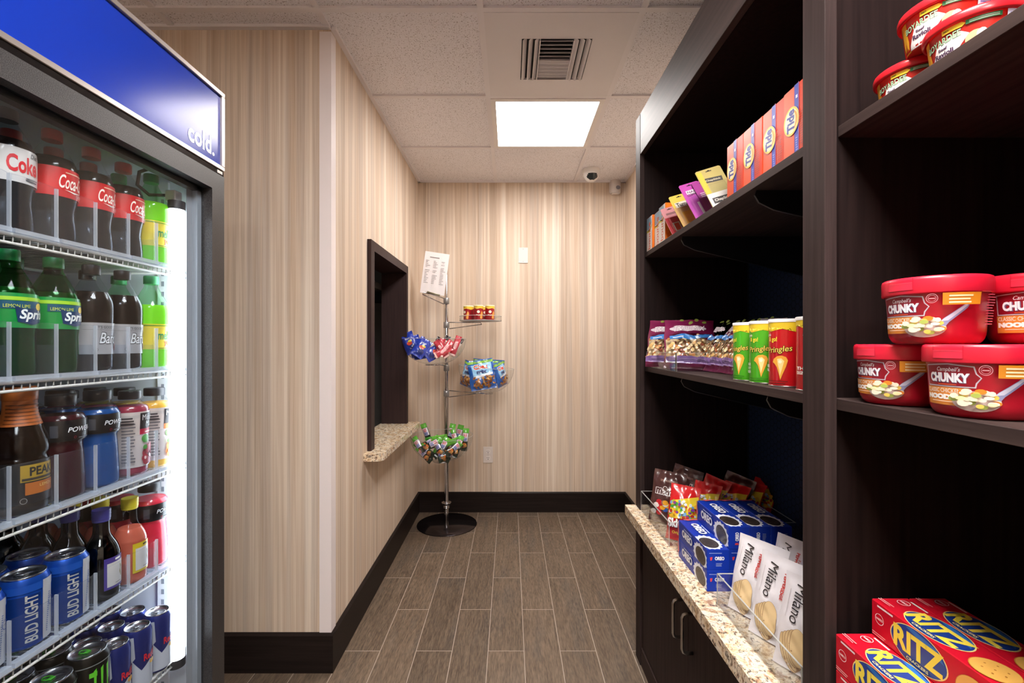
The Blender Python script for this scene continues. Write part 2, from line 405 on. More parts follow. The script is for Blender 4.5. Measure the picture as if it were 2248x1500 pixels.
# left wall with the service window cut out of it
WY0, WY1, WZ0, WZ1 = 2.335, 3.10, .765, 1.79
w = MB()
for (y0, y1, z0, z1) in ((YA, WY0, 0, CEIL), (WY1, YB, 0, CEIL), (WY0, WY1, 0, .73), (WY0, WY1, WZ1, CEIL)):
    w.box(XL - .15, XL, y0, y1, z0, z1, M_WALL)
struct(w, 'wall_left')
struct(bx(-1.9, -1.8, -1.75, YA, 0, CEIL, M_WALL), 'wall_outer')
struct(bx(XR, XR + .3, 1.93, YB, 0, CEIL, M_WALL), 'wall_right')
struct(bx(1.0, 1.1, -1.75, 1.93, 0, CEIL, M_WALL), 'wall_niche')
struct(bx(-1.9, 1.2, -1.85, -1.75, 0, CEIL, M_WALL), 'wall_rear')
# baseboards with a small chamfer on top
def base(name, x0, x1, y0, y1, front):
    t = .013; h = .155; c = .008; m = MB()
    m.box(x0, x1, y0, y1, 0, h - c, M_BASE)
    X0, X1, Y0, Y1 = x0, x1, y0, y1
    if front == 'y': a = [(x0, y0, h - c), (x1, y0, h - c), (x1, y1, h - c), (x0, y1, h - c), (x0, y0 + c, h), (x1, y0 + c, h), (x1, y1, h), (x0, y1, h)]
    elif front == 'x': a = [(x0, y0, h - c), (x1, y0, h - c), (x1, y1, h - c), (x0, y1, h - c), (x0, y0, h), (x1 - c, y0, h), (x1 - c, y1, h), (x0, y1, h)]
    else: a = [(x0, y0, h - c), (x1, y0, h - c), (x1, y1, h - c), (x0, y1, h - c), (x0 + c, y0, h), (x1, y0, h), (x1, y1, h), (x0 + c, y1, h)]
    m.add(a, [(4, 5, 6, 7), (0, 1, 5, 4), (1, 2, 6, 5), (2, 3, 7, 6), (3, 0, 4, 7)], M_BASE)
    struct(m, name)
base('baseboard_back', XL, XR, YB - .013, YB, 'y'); base('baseboard_alcove', -1.8, XL + .013, YA - .013, YA, 'y')
base('baseboard_left', XL, XL + .013, YA, YB - .013, 'x'); base('baseboard_right', XR - .013, XR, 1.93, YB - .013, 'X')
# corner guard
M_GUARD = mat('#efe6e6', .28, name='corner_guard_plastic')
g = MB(); g.box(XL - .044, XL + .003, YA - .003, YA, .155, CEIL - .02, M_GUARD); g.box(XL, XL + .003, YA, YA + .044, .155, CEIL - .02, M_GUARD)
struct(g, 'trim_1')
# ceiling grid
g = MB(); gx = [-.112 + .6105 * k for k in range(-2, 3)]; gy = [2.336 + .6105 * k for k in range(-6, 2)]
for x in gx:
    y1 = YB if x > XL - .02 else YA
    g.box(x - .012, x + .012, -1.75, y1, CEIL - .008, CEIL + .001, M_TBAR)
for y in gy:
    x0 = XL if y > YA else -1.8
    g.box(x0, 1.0, y - .012, y + .012, CEIL - .0085, CEIL + .001, M_TBAR)
for (x0, x1, y0, y1) in ((XL, XR, YB - .02, YB), (XL, XL + .02, YA, YB), (XR - .02, XR, 1.93, YB), (-1.8, XL, YA - .02, YA), (-1.8, -1.78, -1.75, YA)):
    g.box(x0, x1, y0, y1, CEIL - .012, CEIL + .001, M_TBAR)
struct(g, 'trim_2')
# plain metal panel tile with the air diffuser
M_PANEL = mat('#e0dcdf', .5, name='painted_steel_panel'); M_PANEL2 = mat('#8f8886', .5, name='vane_paint')
X0, X1, Y0, Y1 = -.1, .4865, 1.7375, 2.324
v = empty('ceiling_vent', ((X0 + X1) / 2, (Y0 + Y1) / 2, CEIL), 0, 'square white metal air vent with angled vanes in plain ceiling panel', 'vent')
cx, cy = (X0 + X1) / 2, (Y0 + Y1) / 2
vx0, vx1, vy0, vy1 = .042 - cx, .315 - cx, 1.886 - cy, 2.18 - cy      # louvre opening
vx0, vx1 = .048 - cx, .337 - cx
vy0, vy1 = F * (CEIL - 1.3) / (755 - 80) - cy, F * (CEIL - 1.3) / (755 - 171) - cy
vy0, vy1 = 1.886 - cy, 2.178 - cy
p = MB(); hw = (X1 - X0) / 2; hd = (Y1 - Y0) / 2
for (a, b, c, d) in ((-hw, hw, -hd, vy0), (-hw, hw, vy1, hd), (-hw, vx0, vy0, vy1), (vx1, hw, vy0, vy1)): p.box(a, b, c, d, -.01, 0, M_PANEL)
p.build('panel', v)
bx(vx0, vx1, vy0, vy1, -.001, 0, mat('#1b1a1a', .9)).build('duct', v)
def vane(mb, a, b, horiz, lean, m):
    # a sloping strip; a..b its ends, in the direction across
    t = .0015
    if horiz:   # runs along x at given y
        (xa, xb, y) = a; z0, z1 = -.016, -.002
        mb.add([(xa, y, z0), (xb, y, z0), (xb, y + lean, z1), (xa, y + lean, z1), (xa, y + t, z0), (xb, y + t, z0), (xb, y + lean + t, z1), (xa, y + lean + t, z1)],
               [(0, 1, 2, 3), (4, 7, 6, 5), (0, 4, 5, 1), (0, 3, 7, 4), (1, 5, 6, 2)], m)
    else:
        (ya, yb, x) = a; z0, z1 = -.016, -.002
        mb.add([(x, ya, z0), (x, yb, z0), (x + lean, yb, z1), (x + lean, ya, z1), (x + t, ya, z0), (x + t, yb, z0), (x + lean + t, yb, z1), (x + lean + t, ya, z1)],
               [(0, 1, 2, 3), (4, 7, 6, 5), (0, 4, 5, 1), (0, 3, 7, 4), (1, 5, 6, 2)], m)
W3 = (vx1 - vx0)
cl, cr = vx0 + W3 * .27, vx0 + W3 * .74
for i in range(3):
    mb = MB(); vane(mb, (vy0, vy1, vx0 + .004 + i * .025), None, False, .016, M_PANEL); mb.build('vane', v)
    mb = MB(); vane(mb, (vy0, vy1, vx1 - .006 - i * .025), None, False, -.016, M_PANEL); mb.build('vane', v)
for i in range(11):
    mb = MB(); y = vy0 + .006 + i * (vy1 - vy0 - .01) / 11
    vane(mb, (cl, cr, y), None, True, -.016 if i >= 6 else .012, M_PANEL); mb.build('vane', v)
mb = MB(); mb.box(cl - .004, cl, vy0, vy1, -.018, 0, M_PANEL); mb.box(cr, cr + .004, vy0, vy1, -.018, 0, M_PANEL); mb.build('vane_frame', v)
# recessed fluorescent troffer
def troffer(x0, y0, label, L_, group=None):
    s = .5865; o = empty('ceiling_light', (x0 + s / 2, y0 + s / 2, CEIL), 0, label, 'ceiling light', group)
    h = s / 2; f = .026; p = MB()
    for (a, b, c, d) in ((-h, h, -h, -h + f), (-h, h, h - f, h), (-h, -h + f, -h + f, h - f), (h - f, h, -h + f, h - f)): p.box(a, b, c, d, -.012, 0, M_WHITE)
    p.build('frame', o)
    m = bpy.data.materials.new('light_diffuser'); m.use_nodes = True; nt = m.node_tree; nt.nodes.clear()
    out = N(nt, 'ShaderNodeOutputMaterial'); e = N(nt, 'ShaderNodeEmission'); tc = N(nt, 'ShaderNodeTexCoord'); sp = N(nt, 'ShaderNodeSeparateXYZ')
    L(nt, tc.outputs['Object'], sp.inputs[0])
    wv = math_(nt, 'COSINE', math_(nt, 'MULTIPLY', sp.outputs[1], 36))        # three tubes behind the lens
    L(nt, math_(nt, 'MULTIPLY_ADD', wv, .18 * L_, L_), e.inputs[1])
    e.inputs[0].default_value = (1, .95, .91, 1); L(nt, e.outputs[0], out.inputs[0])
    bx(-h + f, h - f, -h + f, h - f, -.006, -.001, m).build('diffuser', o)
    return o
troffer(-.1, 2.348, 'lit square ceiling light above the far end of the aisle', PANEL_L)
g_ = 'ceiling lights behind the camera'
troffer(-.1, -.094, 'square ceiling light directly above the camera', REAR_L)
troffer(-.1, -.094 - 1.221, 'square ceiling light at the rear of the room', REAR_L * .6)

# far-wall fittings
o = empty('security_camera', (*px(1298, 380, 3.33).xy, CEIL), 0, 'white dome security camera on ceiling near the far wall', 'security camera')
MB().lathe(smooth_prof([(.062, 0), (.062, -.012), (.058, -.03), (.048, -.036)]), M_WHITE, 32).build('housing', o)
d = MB(); d.lathe([(.058 * math.cos(a), -.03 - .058 * math.sin(a)) for a in [i * math.pi / 2 / 10 for i in range(10)]] + [(.001, -.088)], M_WHITE, 32); d.build('shell', o)
d = MB(); vs = []; fs = []
for j in range(7):
    for i in range(13):
        az = R(-90) + R(-50 + 100 * i / 12); el = R(12 + 50 * j / 6) * (1 - .0); rr = .0595
        vs.append((rr * math.cos(el) * math.cos(az), rr * math.cos(el) * math.sin(az), -.03 - rr * math.sin(el)))
for j in range(6):
    for i in range(12):
        if (i - 5.5) ** 2 / 34 + (j - 2.5) ** 2 / 11 < 1.05: fs.append((j * 13 + i, j * 13 + i + 1, (j + 1) * 13 + i + 1, (j + 1) * 13 + i))
d.add(vs, fs, mat('#23292a', .12, name='dark_lens'), True); d.build('lens', o)
o = empty('motion_sensor', (px(1350, 412, YB).x, YB - .001, 1.3 + 343 * YB / F), 0, 'small white rounded motion sensor high on the far wall', 'sensor')
M_SENS = mat('#d8cfca', .45)
b_ = MB(); b_.lathe([(.040, -.05), (.046, -.035), (.046, .03), (.042, .05)], M_SENS, 24, a0=math.pi, a1=2 * math.pi)
b_.add([(.042 * math.cos(math.pi + math.pi * i / 24), .042 * math.sin(math.pi + math.pi * i / 24), .05) for i in range(25)], [tuple(range(25))], M_SENS)
b_.add([(.040 * math.cos(math.pi + math.pi * i / 24), .040 * math.sin(math.pi + math.pi * i / 24), -.05) for i in range(25)], [tuple(range(25))], M_SENS)
b_.build('body', o)
MB().lathe([(.001, 0), (.016, .001), (.017, .006)], mat('#77747c', .3), 16).build('lens', o, (.012, -.05, -.018), (R(70), 0, 0))
bx(-.028, .028, -.04, 0, -.06, -.052, M_SENS, .002).build('foot', o)
def plate(name, x0, y0, x1, y1, label, cat):
    a = px(x0, y1, YB); b = px(x1, y0, YB); w_ = b.x - a.x; h_ = b.z - a.z
    o = empty(name, ((a.x + b.x) / 2, YB, a.z), 0, label, cat)
    bx(-w_ / 2, w_ / 2, -.006, 0, 0, h_, mat('#ddd3cd', .35), .0015).build('cover_plate', o); return o, w_, h_
o, w_, h_ = plate('wall_plate', 1138, 544, 1159, 578, 'blank white cover plate at eye level on striped far wall', 'wall plate')
for z in (.012, h_ - .012): MB().lathe([(.003, 0), (.003, .0015)], M_STEEL, 10).build('screw', o, (0, -.0062, z), (R(90), 0, 0))
o, w_, h_ = plate('power_outlet', 1061, 981, 1082, 1016, 'white duplex power outlet low on the striped far wall', 'outlet')
for z in (h_ * .3, h_ * .7):
    s_ = MB(); s_.box(-.017, .017, -.0085, -.006, z - .015, z + .015, mat('#e6deda', .3), .001)
    for x in (-.006, .006): s_.box(x - .0013, x + .0013, -.0088, -.0084, z - .002, z + .008, mat('#1a1614', .8))
    s_.box(-.003, .003, -.0088, -.0084, z - .011, z - .006, mat('#1a1614', .8))
    s_.build('socket', o)
MB().lathe([(.003, 0), (.003, .0015)], M_STEEL, 10).build('screw', o, (0, -.0062, h_ / 2), (R(90), 0, 0))

# ---- service window in the left wall
M_FR = espresso('window_frame_wood', '#40312f', '#33282a', .4, 2)
f = MB(); t = .02; xo, xi = XL + t, XL - .15
Yo0, Yo1, Zo = 2.296, 3.128, 1.822; Yi0, Yi1, Zi = 2.352, 3.088, 1.772
f.box(XL, xo, Yo0, Yi0, WZ0, Zo, M_FR); f.box(XL, xo, Yi1, Yo1, WZ0, Zo, M_FR); f.box(XL, xo, Yi0, Yi1, Zi, Zo, M_FR)
f.box(xi, XL, Yi0 - .017, Yi0, WZ0, Zi + .018, M_FR); f.box(xi, XL, Yi1, Yi1 + .012, WZ0, Zi + .018, M_FR); f.box(xi, XL, Yi0, Yi1, Zi, Zi + .018, M_FR)
fr = struct(f, 'window_1')
M_DK = mat('#1c1718', .45)
def sill_poly(off=0):
    pts = [(XL - .16, 2.245 + 0), (XL + .05, 2.245)]
    pts = [(XL, 2.235)]
    for i in range(7):
        a = R(-90 + 15 * i); pts.append((XL + .048 + .046 * math.cos(a), 2.281 + .046 * math.sin(a)))
    for i in range(5):
        a = R(0 + 22.5 * i); pts.append((XL + .074 + .02 * math.cos(a), 3.15 + .02 * math.sin(a)))
    pts += [(XL, 3.17), (XL, WY1 - .001), (XL - .16, WY1 - .001), (XL - .16, WY0 + .001), (XL, WY0 + .001)]
    return pts
pts = sill_poly(); n = len(pts); s_ = MB(); z0, z1 = .728, .764
ctr = (XL + .0, 2.7)
vs = [(x, y, z0) for x, y in pts] + [(x, y, z1) for x, y in pts]
s_.add(vs, [tuple(reversed(range(n))), tuple(range(n, 2 * n))] + [(i, (i + 1) % n, n + (i + 1) % n, n + i) for i in range(n)], M_GRAN)
tag(s_.build('window_sill'), 'speckled granite ledge with rounded end under the service window', 'counter')
# what is seen of the room behind the service window
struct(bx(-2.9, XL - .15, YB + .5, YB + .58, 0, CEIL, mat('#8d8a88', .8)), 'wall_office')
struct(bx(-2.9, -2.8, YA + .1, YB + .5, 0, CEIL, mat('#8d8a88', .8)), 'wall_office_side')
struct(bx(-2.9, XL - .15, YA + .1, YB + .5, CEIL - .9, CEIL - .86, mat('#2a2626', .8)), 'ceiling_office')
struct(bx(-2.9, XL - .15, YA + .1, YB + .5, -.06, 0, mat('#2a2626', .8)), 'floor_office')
o = empty('office_chair', (-1.3, 3.5, 0), R(20), 'burgundy upholstered chair back seen through the service window', 'chair')
M_BURG = mat('#4a1d24', .7)
bx(-.22, .22, -.04, .04, .82, 1.28, M_BURG, .02).build('backrest', o); bx(-.22, .22, -.45, .02, .44, .52, M_BURG, .02).build('seat', o)
bx(-.02, .02, .04, .06, .4, .9, M_DK).build('back_support', o); MB().lathe([(.03, .04), (.03, .44)], M_CHROME, 16).build('pedestal', o, (0, -.2, 0))
for k in range(5):
    a = 2 * math.pi * k / 5; MB().tube([(0, -.2, .06), (.25 * math.cos(a), -.2 + .25 * math.sin(a), .03)], .02, M_DK).build('leg', o)

# ============================================================ the bookcase on the right
XF = .525; SH = [(1.649, 1.668), (1.189, 1.208)]
bc = empty('display_bookcase', (XF, 0, 0), 0, 'tall dark espresso bookcase with open shelves and cupboard doors below', 'bookcase')
def P(mb, name, parent=bc):
    for i, vtx in enumerate(mb.v): mb.v[i] = (vtx[0] - XF, vtx[1], vtx[2])
    return mb.build(name, parent)
XB = .96
P(bx(XF + .012, XB, 1.866, 1.926, 0, 2.231, M_ESP_SHADE), 'side_panel')
P(bx(XF, XF + .018, 1.864, 1.926, 0, 2.231, M_ESP, .001), 'stile')
P(bx(XF + .018, XB, .785, .812, 0, 2.55, M_ESP_SHADE), 'side_panel')
P(bx(XF, XF + .0205, .769, .828, 0, 2.55, M_ESP, .001), 'stile')
P(bx(XF + .012, XB, -.02, .0, 0, 2.55, M_ESP_SHADE), 'side_panel')
P(bx(XF, XF + .018, -.02, .03, 0, 2.55, M_ESP, .001), 'stile')
P(bx(XF + .001, XF + .02, .828, 1.864, 2.066, 2.231, M_RAIL, .001), 'top_rail')
P(bx(XF + .001, XF + .02, .03, .769, 2.40, 2.55, M_ESPH, .001), 'top_rail')
P(bx(XF + .02, XB, .812, 1.866, 2.07, 2.09, M_ESP_SHADE), 'top_panel')
P(bx(XF + .02, XB, 0, .785, 2.40, 2.42, M_ESP_SHADE), 'top_panel')
P(bx(.5455, XB, .812, 1.866, *SH[0], M_ESPH, .0008), 'shelf'); P(bx(.5455, XB, .812, 1.866, *SH[1], M_ESPH, .0008), 'shelf')
P(bx(.558, XB, 0, .785, 1.651, 1.670, M_ESPH, .0008), 'shelf'); P(bx(.548, XB, 0, .785, 1.189, 1.208, M_ESPH, .0008), 'shelf')
P(bx(.548, XB, 0, .785, .575, .594, M_ESPH, .0008), 'shelf')
# back panels: dark board with raised navy hexagons in the near part of the wide bay
hx = MB(); hx.box(XB, XB + .02, 0, 1.926, 0, 2.5, mat('#10141d', .5, name='navy_back_board'))
M_HEX = mat('#1d2c4a', .38, name='navy_hexagon')
rr = .0135
for i in range(48):
    for j in range(60):
        y = .83 + i * rr * 1.5 * 1.06; z = .64 + j * rr * 1.732 * 1.06 + (rr * .918 if i % 2 else 0)
        if y > 1.85 or z > 2.05: continue
        hx.add([(XB - .0015, y + rr * .93 * math.cos(R(60 * k)), z + rr * .93 * math.sin(R(60 * k))) for k in range(6)], [tuple(range(6))], M_HEX)
P(hx, 'back_panel')
# brackets under the shelves
for (sh, ys) in ((SH[0][0], (1.50, 1.05)), (SH[1][0], (1.50, 1.0))):
    for y in ys:
        b_ = MB(); pr = [(.56, sh), (.556, sh - .012), (.565, sh - .028), (.60, sh - .045), (XB, sh - .13), (XB, sh)]
        b_.add([(x, y - .002, z) for x, z in pr] + [(x, y + .002, z) for x, z in pr], [(5, 4, 3, 2, 1, 0), (6, 7, 8, 9, 10, 11)] + [(i, (i + 1) % 6, 6 + (i + 1) % 6, 6 + i) for i in range(6)], mat('#151416', .35))
        b_.tube([(x, y - .003, z) for x, z in pr[1:5]], .0012, mat('#4a484a', .3), 6)
        P(b_, 'bracket')
# cupboard doors, rails and handles below the granite
P(bx(XF + .02, XB, .812, 1.866, .05, .07, M_ESP), 'cupboard_floor')
P(bx(XF + .004, XF + .03, .828, 1.864, 0, .07, M_ESPH), 'toe_rail')
def door(y0, y1, hy, z0=.074, z1=.585):
    d_ = MB(); d_.box(.5335, .553, y0, y1, z0, z1, M_ESP, .0015); dd = P(d_, 'door')
    h_ = MB(); r_ = .0048; zt, zb = .511, .3956; xh = .502 - XF; xd = .5335 - XF
    pts = [(xd, hy, zt)] + [(xh + .012 * (1 - math.sin(a)), hy, zt - .012 + .012 * math.cos(a) if False else zt - .012 * (1 - math.cos(a))) for a in [i * math.pi / 8 for i in range(5)]]
    pts = [(xd, hy, zt), (xh + .012, hy, zt), (xh + .0035, hy, zt - .0035), (xh, hy, zt - .012), (xh, hy, zb + .012), (xh + .0035, hy, zb + .0035), (xh + .012, hy, zb), (xd, hy, zb)]
    h_.tube(pts, r_, M_STEEL, 10).build('handle', dd)
door(1.384, 1.856, 1.421); door(.84, 1.381, 1.346)
# granite worktop in the wide bay
pts = [(.4796, .83), (.4796, 1.9255), (.524, 1.9255), (.524, 1.862), (.547, 1.862), (.547, 1.864), (XB - .003, 1.864), (XB - .003, .83)]
g = MB(); n = len(pts)
g.add([(x, y, .590) for x, y in pts] + [(x, y, .628) for x, y in pts], [tuple(range(n)), tuple(reversed(range(n, 2 * n)))] + [(i, n + i, n + (i + 1) % n, (i + 1) % n) for i in range(n)], M_GRAN)
tag(g.build('granite_worktop'), 'speckled beige granite worktop set in the wide bookcase bay', 'counter')

# ============================================================ the cooler on the left
GX = -.762; YC0, YC1 = .49, 1.193
co = empty('beverage_cooler', (-.74, YC1, 0), 0, 'tall black glass-door drinks cooler with a blue lit-looking header', 'cooler')
def Q(mb, name, parent=co):
    for i, vtx in enumerate(mb.v): mb.v[i] = (vtx[0] + .74, vtx[1] - YC1, vtx[2])
    return mb.build(name, parent)
M_LIN = mat('#d3d8e0', .45, name='cooler_liner')
ZB, ZT = .30, 1.70
sh_ = MB()
sh_.box(-1.50, -.79, YC1 - .035, YC1, 0, 1.95, M_BLK); sh_.box(-1.50, -.79, YC0, YC0 + .035, 0, 1.95, M_BLK)
sh_.box(-1.50, -1.46, YC0, YC1, 0, 1.95, M_BLK); sh_.box(-1.46, -.79, YC0 + .035, YC1 - .035, ZT + .03, 1.95, M_BLK); sh_.box(-1.46, -.79, YC0 + .035, YC1 - .035, .05, ZB, M_BLK)
Q(sh_, 'cabinet')
ln = MB()
ln.box(-1.455, -.79, YC1 - .045, YC1 - .036, ZB, ZT + .03, M_LIN); ln.box(-1.455, -.79, YC0 + .036, YC0 + .045, ZB, ZT + .03, M_LIN)
ln.box(-1.459, -1.45, YC0 + .045, YC1 - .045, ZB, ZT + .03, M_LIN); ln.box(-1.455, -.79, YC0 + .045, YC1 - .045, ZT + .02, ZT + .029, M_LIN); ln.box(-1.455, -.79, YC0 + .045, YC1 - .045, ZB + .001, ZB + .01, M_LIN)
Q(ln, 'liner')
M_PIL = mat('#d9dade', .4)
for xs in (-.86, -1.38):
    pz = MB(); pz.box(xs - .013, xs + .013, YC1 - .052, YC1 - .0452, ZB + .02, ZT, M_PIL)
    for k in range(52): pz.box(xs - .0035, xs + .0035, YC1 - .0525, YC1 - .0515, ZB + .05 + k * .0254, ZB + .062 + k * .0254, mat('#7d828c', .7))
    Q(pz, 'shelf_rail')
# door: four frame members mitred, glass, gasket with an added lamp shield
dr = empty('door', (0, 0, 0)); dr.parent = co; KIDS.setdefault(co.name, []).append(dr)
fw = .048; zd0, zd1 = .12, 1.7305
def QD(mb, name): return Q(mb, name, dr)
def member(pts_f, name):
    m = MB(); a = [(-.74, y, z) for y, z in pts_f] + [(-.785, y, z) for y, z in pts_f]
    m.add(a, [(0, 1, 2, 3), (7, 6, 5, 4)] + [(i, (i + 1) % 4, 4 + (i + 1) % 4, 4 + i) for i in range(4)], M_BLK); QD(m, name)
member([(YC0, zd1), (YC1, zd1), (YC1 - fw, zd1 - .043), (YC0 + fw, zd1 - .043)], 'top_rail')
member([(YC1, zd1), (YC1, zd0), (YC1 - fw, zd0 + fw), (YC1 - fw, zd1 - .043)], 'stile')
member([(YC0, zd0), (YC0, zd1), (YC0 + fw, zd1 - .043), (YC0 + fw, zd0 + fw)], 'stile')
member([(YC1, zd0), (YC0, zd0), (YC0 + fw, zd0 + fw), (YC1 - fw, zd0 + fw)], 'bottom_rail')
QD(bx(-.766, -.762, YC0 + fw, YC1 - fw, zd0 + fw, zd1 - .043, M_GLASS), 'glass')
gk = MB(); M_GK = mat('#171517', .5)
y0, y1, z0, z1 = YC0 + fw, YC1 - fw, zd0 + fw, zd1 - .043
gk.box(-.779, -.767, y1 - .015, y1 - .0003, z0, z1, mat('#9498a0', .5)); gk.box(-.780, -.779, y1 - .035, y1 - .0003, z0, z1, mat('#9498a0', .5)); gk.box(-.7855, -.767, y0, y0 + .02, z0, z1, M_GK); gk.box(-.7855, -.767, y0, y1, z1 - .012, z1, M_GK); gk.box(-.7855, -.767, y0, y1, z0, z0 + .02, M_GK)  # thin grey plate is an added shield keeping tube light off the jamb
QD(gk, 'gasket_and_shield')
QD(bx(-.7395, -.70, YC0 + .01, YC0 + .035, 1.0, 1.3, M_BLK, .004), 'handle')
# header sign
M_SIL = mat('#b9b2ae', .3, .8, name='silver_sign_frame')
hd = empty('header_sign', (0, 0, 0)); hd.parent = co; KIDS.setdefault(co.name, []).append(hd)
hz0, hz1 = 1.7445, 1.9456; fm = MB(); e = .011
for (a, b, c, d) in ((YC0, YC1, hz1 - e, hz1), (YC0, YC1, hz0, hz0 + e), (YC1 - e, YC1, hz0 + e, hz1 - e), (YC0, YC0 + e, hz0 + e, hz1 - e)): fm.box(-.79, -.738, a, b, c, d, M_SIL, .001)
Q(fm, 'sign_frame', hd)
m, nt, b_ = newmat('blue_sign_panel')
b_.inputs['Base Color'].default_value = (*lin('#122f98'), 1); b_.inputs['Roughness'].default_value = .18; b_.inputs['Specular IOR Level'].default_value = .17
Q(bx(-.76, -.744, YC0 + e, YC1 - e, hz0 + e, hz1 - e, m), 'sign_panel', hd)
# letters "cold." on the sign, facing the aisle
a_ = Art(); a_.txt('#e9edf8', 'cold', 0, 0, .083, .046, .03); a_.ell('#e9edf8', .0905, .0045, .0045, .0045, 14)
lt = MB(); lay(lt, a_, plane((-.744, 1.064, 1.3 + (755 - 303) * 1.064 / F - .0045), (0, 1, 0), (0, 0, 1)), .0006)
Q(lt, 'lettering', hd)
Q(bx(-.80, -.7415, YC0, YC1, zd1 + .001, hz0 - .001, M_GLOSSBLK), 'lock_strip')
Q(bx(-.7415, -.739, 1.165, 1.185, zd1 + .002, hz0 - .003, M_STEEL, .001), 'hinge_plate')
# lamp tube at the far front corner of the interior
lp = empty('lamp', (0, 0, 0)); lp.parent = co; KIDS.setdefault(co.name, []).append(lp)
tx, ty = -.798, 1.103
t_ = MB(); t_.lathe([(.0165, .55), (.0165, 1.622)], emis('lamp_tube_light', (.88, .94, 1), TUBE_L), 20, (tx, ty, 0)); Q(t_, 'tube', lp)
for z in (.53, 1.62): Q(MB().lathe([(.0178, 0), (.0178, .02)], mat('#2a2a30', .4), 20, (tx, ty, z)), 'end_cap', lp)
Q(MB().tube([(tx - .02, ty, 1.655), (tx - .05, ty - .02, 1.65), (tx - .07, ty - .03, 1.67), (tx - .065, ty - .03, 1.70), (tx - .04, ty - .02, 1.715)], .004, mat('#2b2426', .5)), 'cable', lp)
Q(bx(tx - .02, tx + .005, ty - .012, ty + .012, 1.64, 1.665, mat('#cfd2d4', .4), .002), 'connector', lp)
# wire shelves with clear lane dividers
M_WIRE = mat('#d6d3cf', .35, name='white_shelf_wire')
SZ = [1.475, 1.238, 1.008, .779, .552]
LANES = [1.0785, 1.001, .9245, .848, .7715, .695, .6185, .56]
for k, z in enumerate(SZ):
    s_ = MB(); ys0, ys1 = YC0 + .046, YC1 - .053; xf, xb = -.798, -1.40
    s_.tube([(xf, ys0, z), (xf, ys1, z)], .0036, M_WIRE, 8); s_.tube([(xb, ys0, z), (xb, ys1, z)], .0036, M_WIRE, 8)
    s_.tube([(xf, ys0, z - .014), (xf, ys1, z - .014)], .0026, M_WIRE, 6)
    s_.tube([(-1.1, ys0, z - .004), (-1.1, ys1, z - .004)], .0036, M_WIRE, 6)
    s_.tube([(xb, ys1, z), (xf, ys1, z)], .0036, M_WIRE, 6); s_.tube([(xb, ys0, z), (xf, ys0, z)], .0036, M_WIRE, 6)
    n = 46
    for i in range(n):
        y = ys0 + (ys1 - ys0) * (i + .5) / n; s_.tube([(xf, y, z - .014), (xf + .001, y, z + .001), (xb, y, z + .001)], .0014, M_WIRE, 4)
    sho = Q(s_, 'wire_shelf')
    if k == 4: continue
    og = MB(); oe = MB(); t = .0012
    org_h = .092 if k != 3 else .075
    lanes = LANES if k != 3 else [1.0785, 1.001, .9245, .848, .7715, .695]
    for ln_ in lanes:
        a, b = ln_ - .036, ln_ + .036
        # U-shaped clear front of each lane
        pts = []
        for i in range(9):
            q = -1 + 2 * i / 8; pts.append((-.7975 + .006 * (1 - q * q) ** .5 if abs(q) < 1 else -.7975, ln_ + .0355 * q))
        vs = [(x, y, z + .005) for x, y in pts] + [(x, y, z + .005 + org_h) for x, y in pts]
        og.add(vs, [(i, i + 1, 9 + i + 1, 9 + i) for i in range(8)], M_ORG, True)
        oe.tube([(x, y, z + .005 + org_h) for x, y in pts], .0006, M_ORG, 5)
        og.box(-1.38, -.79, a, b, z + .003, z + .0045, M_ORG)
        oe.box(-.802, -.7895, a, b, z + .003, z + .010, M_ORGE)
    for ln_ in lanes:
        y = ln_ + .0383; oe.box(-.800, -.7945, y - .0013, y + .0013, z + .003, z + .005 + org_h, M_ORGE)
        og.box(-1.38, -.803, y - .0007, y + .0007, z + .003, z + .06, M_ORG)
    for mb_, nm in ((og, 'lane_organizer'), (oe, 'divider_edge')):
        for i, vtx in enumerate(mb_.v): mb_.v[i] = (vtx[0] + .74, vtx[1] - YC1, vtx[2])
        mb_.build(nm, sho)
# ============================================================ goods in the cooler
RED, WHT = '#c8141c', '#f2efee'
def bottle_thing(name, spec, label, cat, group=None):
    """spec: profile, shell, liquid level and colours, cap, label band with artwork"""
    o = empty(name, (0, 0, 0), 0, label, cat, group)
    pr = smooth_prof(spec['prof'], 3)
    sh = MB().lathe(pr, spec['shell'], 32, cap0=False, cap1=False).build('bottle_body', o)
    if 'liq' in spec:
        z1 = spec['level']; lp_ = [(max(r - .0009, .001), z + (.001 if i == 0 else 0)) for i, (r, z) in enumerate(pr) if z < z1]
        lp_.append((radius_at(pr, z1) - .0009, z1))
        MB().lathe(lp_, spec['liq'], 28).build('drink', o)
    c = spec['cap']; cr, cz0, cz1, cc = c[:4]; cm = MB()
    cm.lathe([(cr * .97, cz0), (cr, cz0 + .001), (cr, cz1 - .002), (cr * .93, cz1)], mat(cc, .4), 28)
    for k in range(28):
        a = 2 * math.pi * k / 28; cm.box(0, 0, 0, 0, 0, 0, mat(cc, .4)) if False else None
    cm.build('cap', o)
    if 'band' in spec:
        z0, z1, bc_, art = spec['band']; lm = MB(); n = 6
        bp = [(radius_at(pr, z0 + (z1 - z0) * i / n) + .0004, z0 + (z1 - z0) * i / n) for i in range(n + 1)]
        lm.lathe(bp, mat(bc_, spec.get('lr', .35), coat=.3), 32, cap0=False, cap1=False)
        if art: lay(lm, art, around(pr), .0009, .0002, maxd=.12)
        lm.build('label', o)
    if 'extra' in spec: spec['extra'](o, pr)
    return o
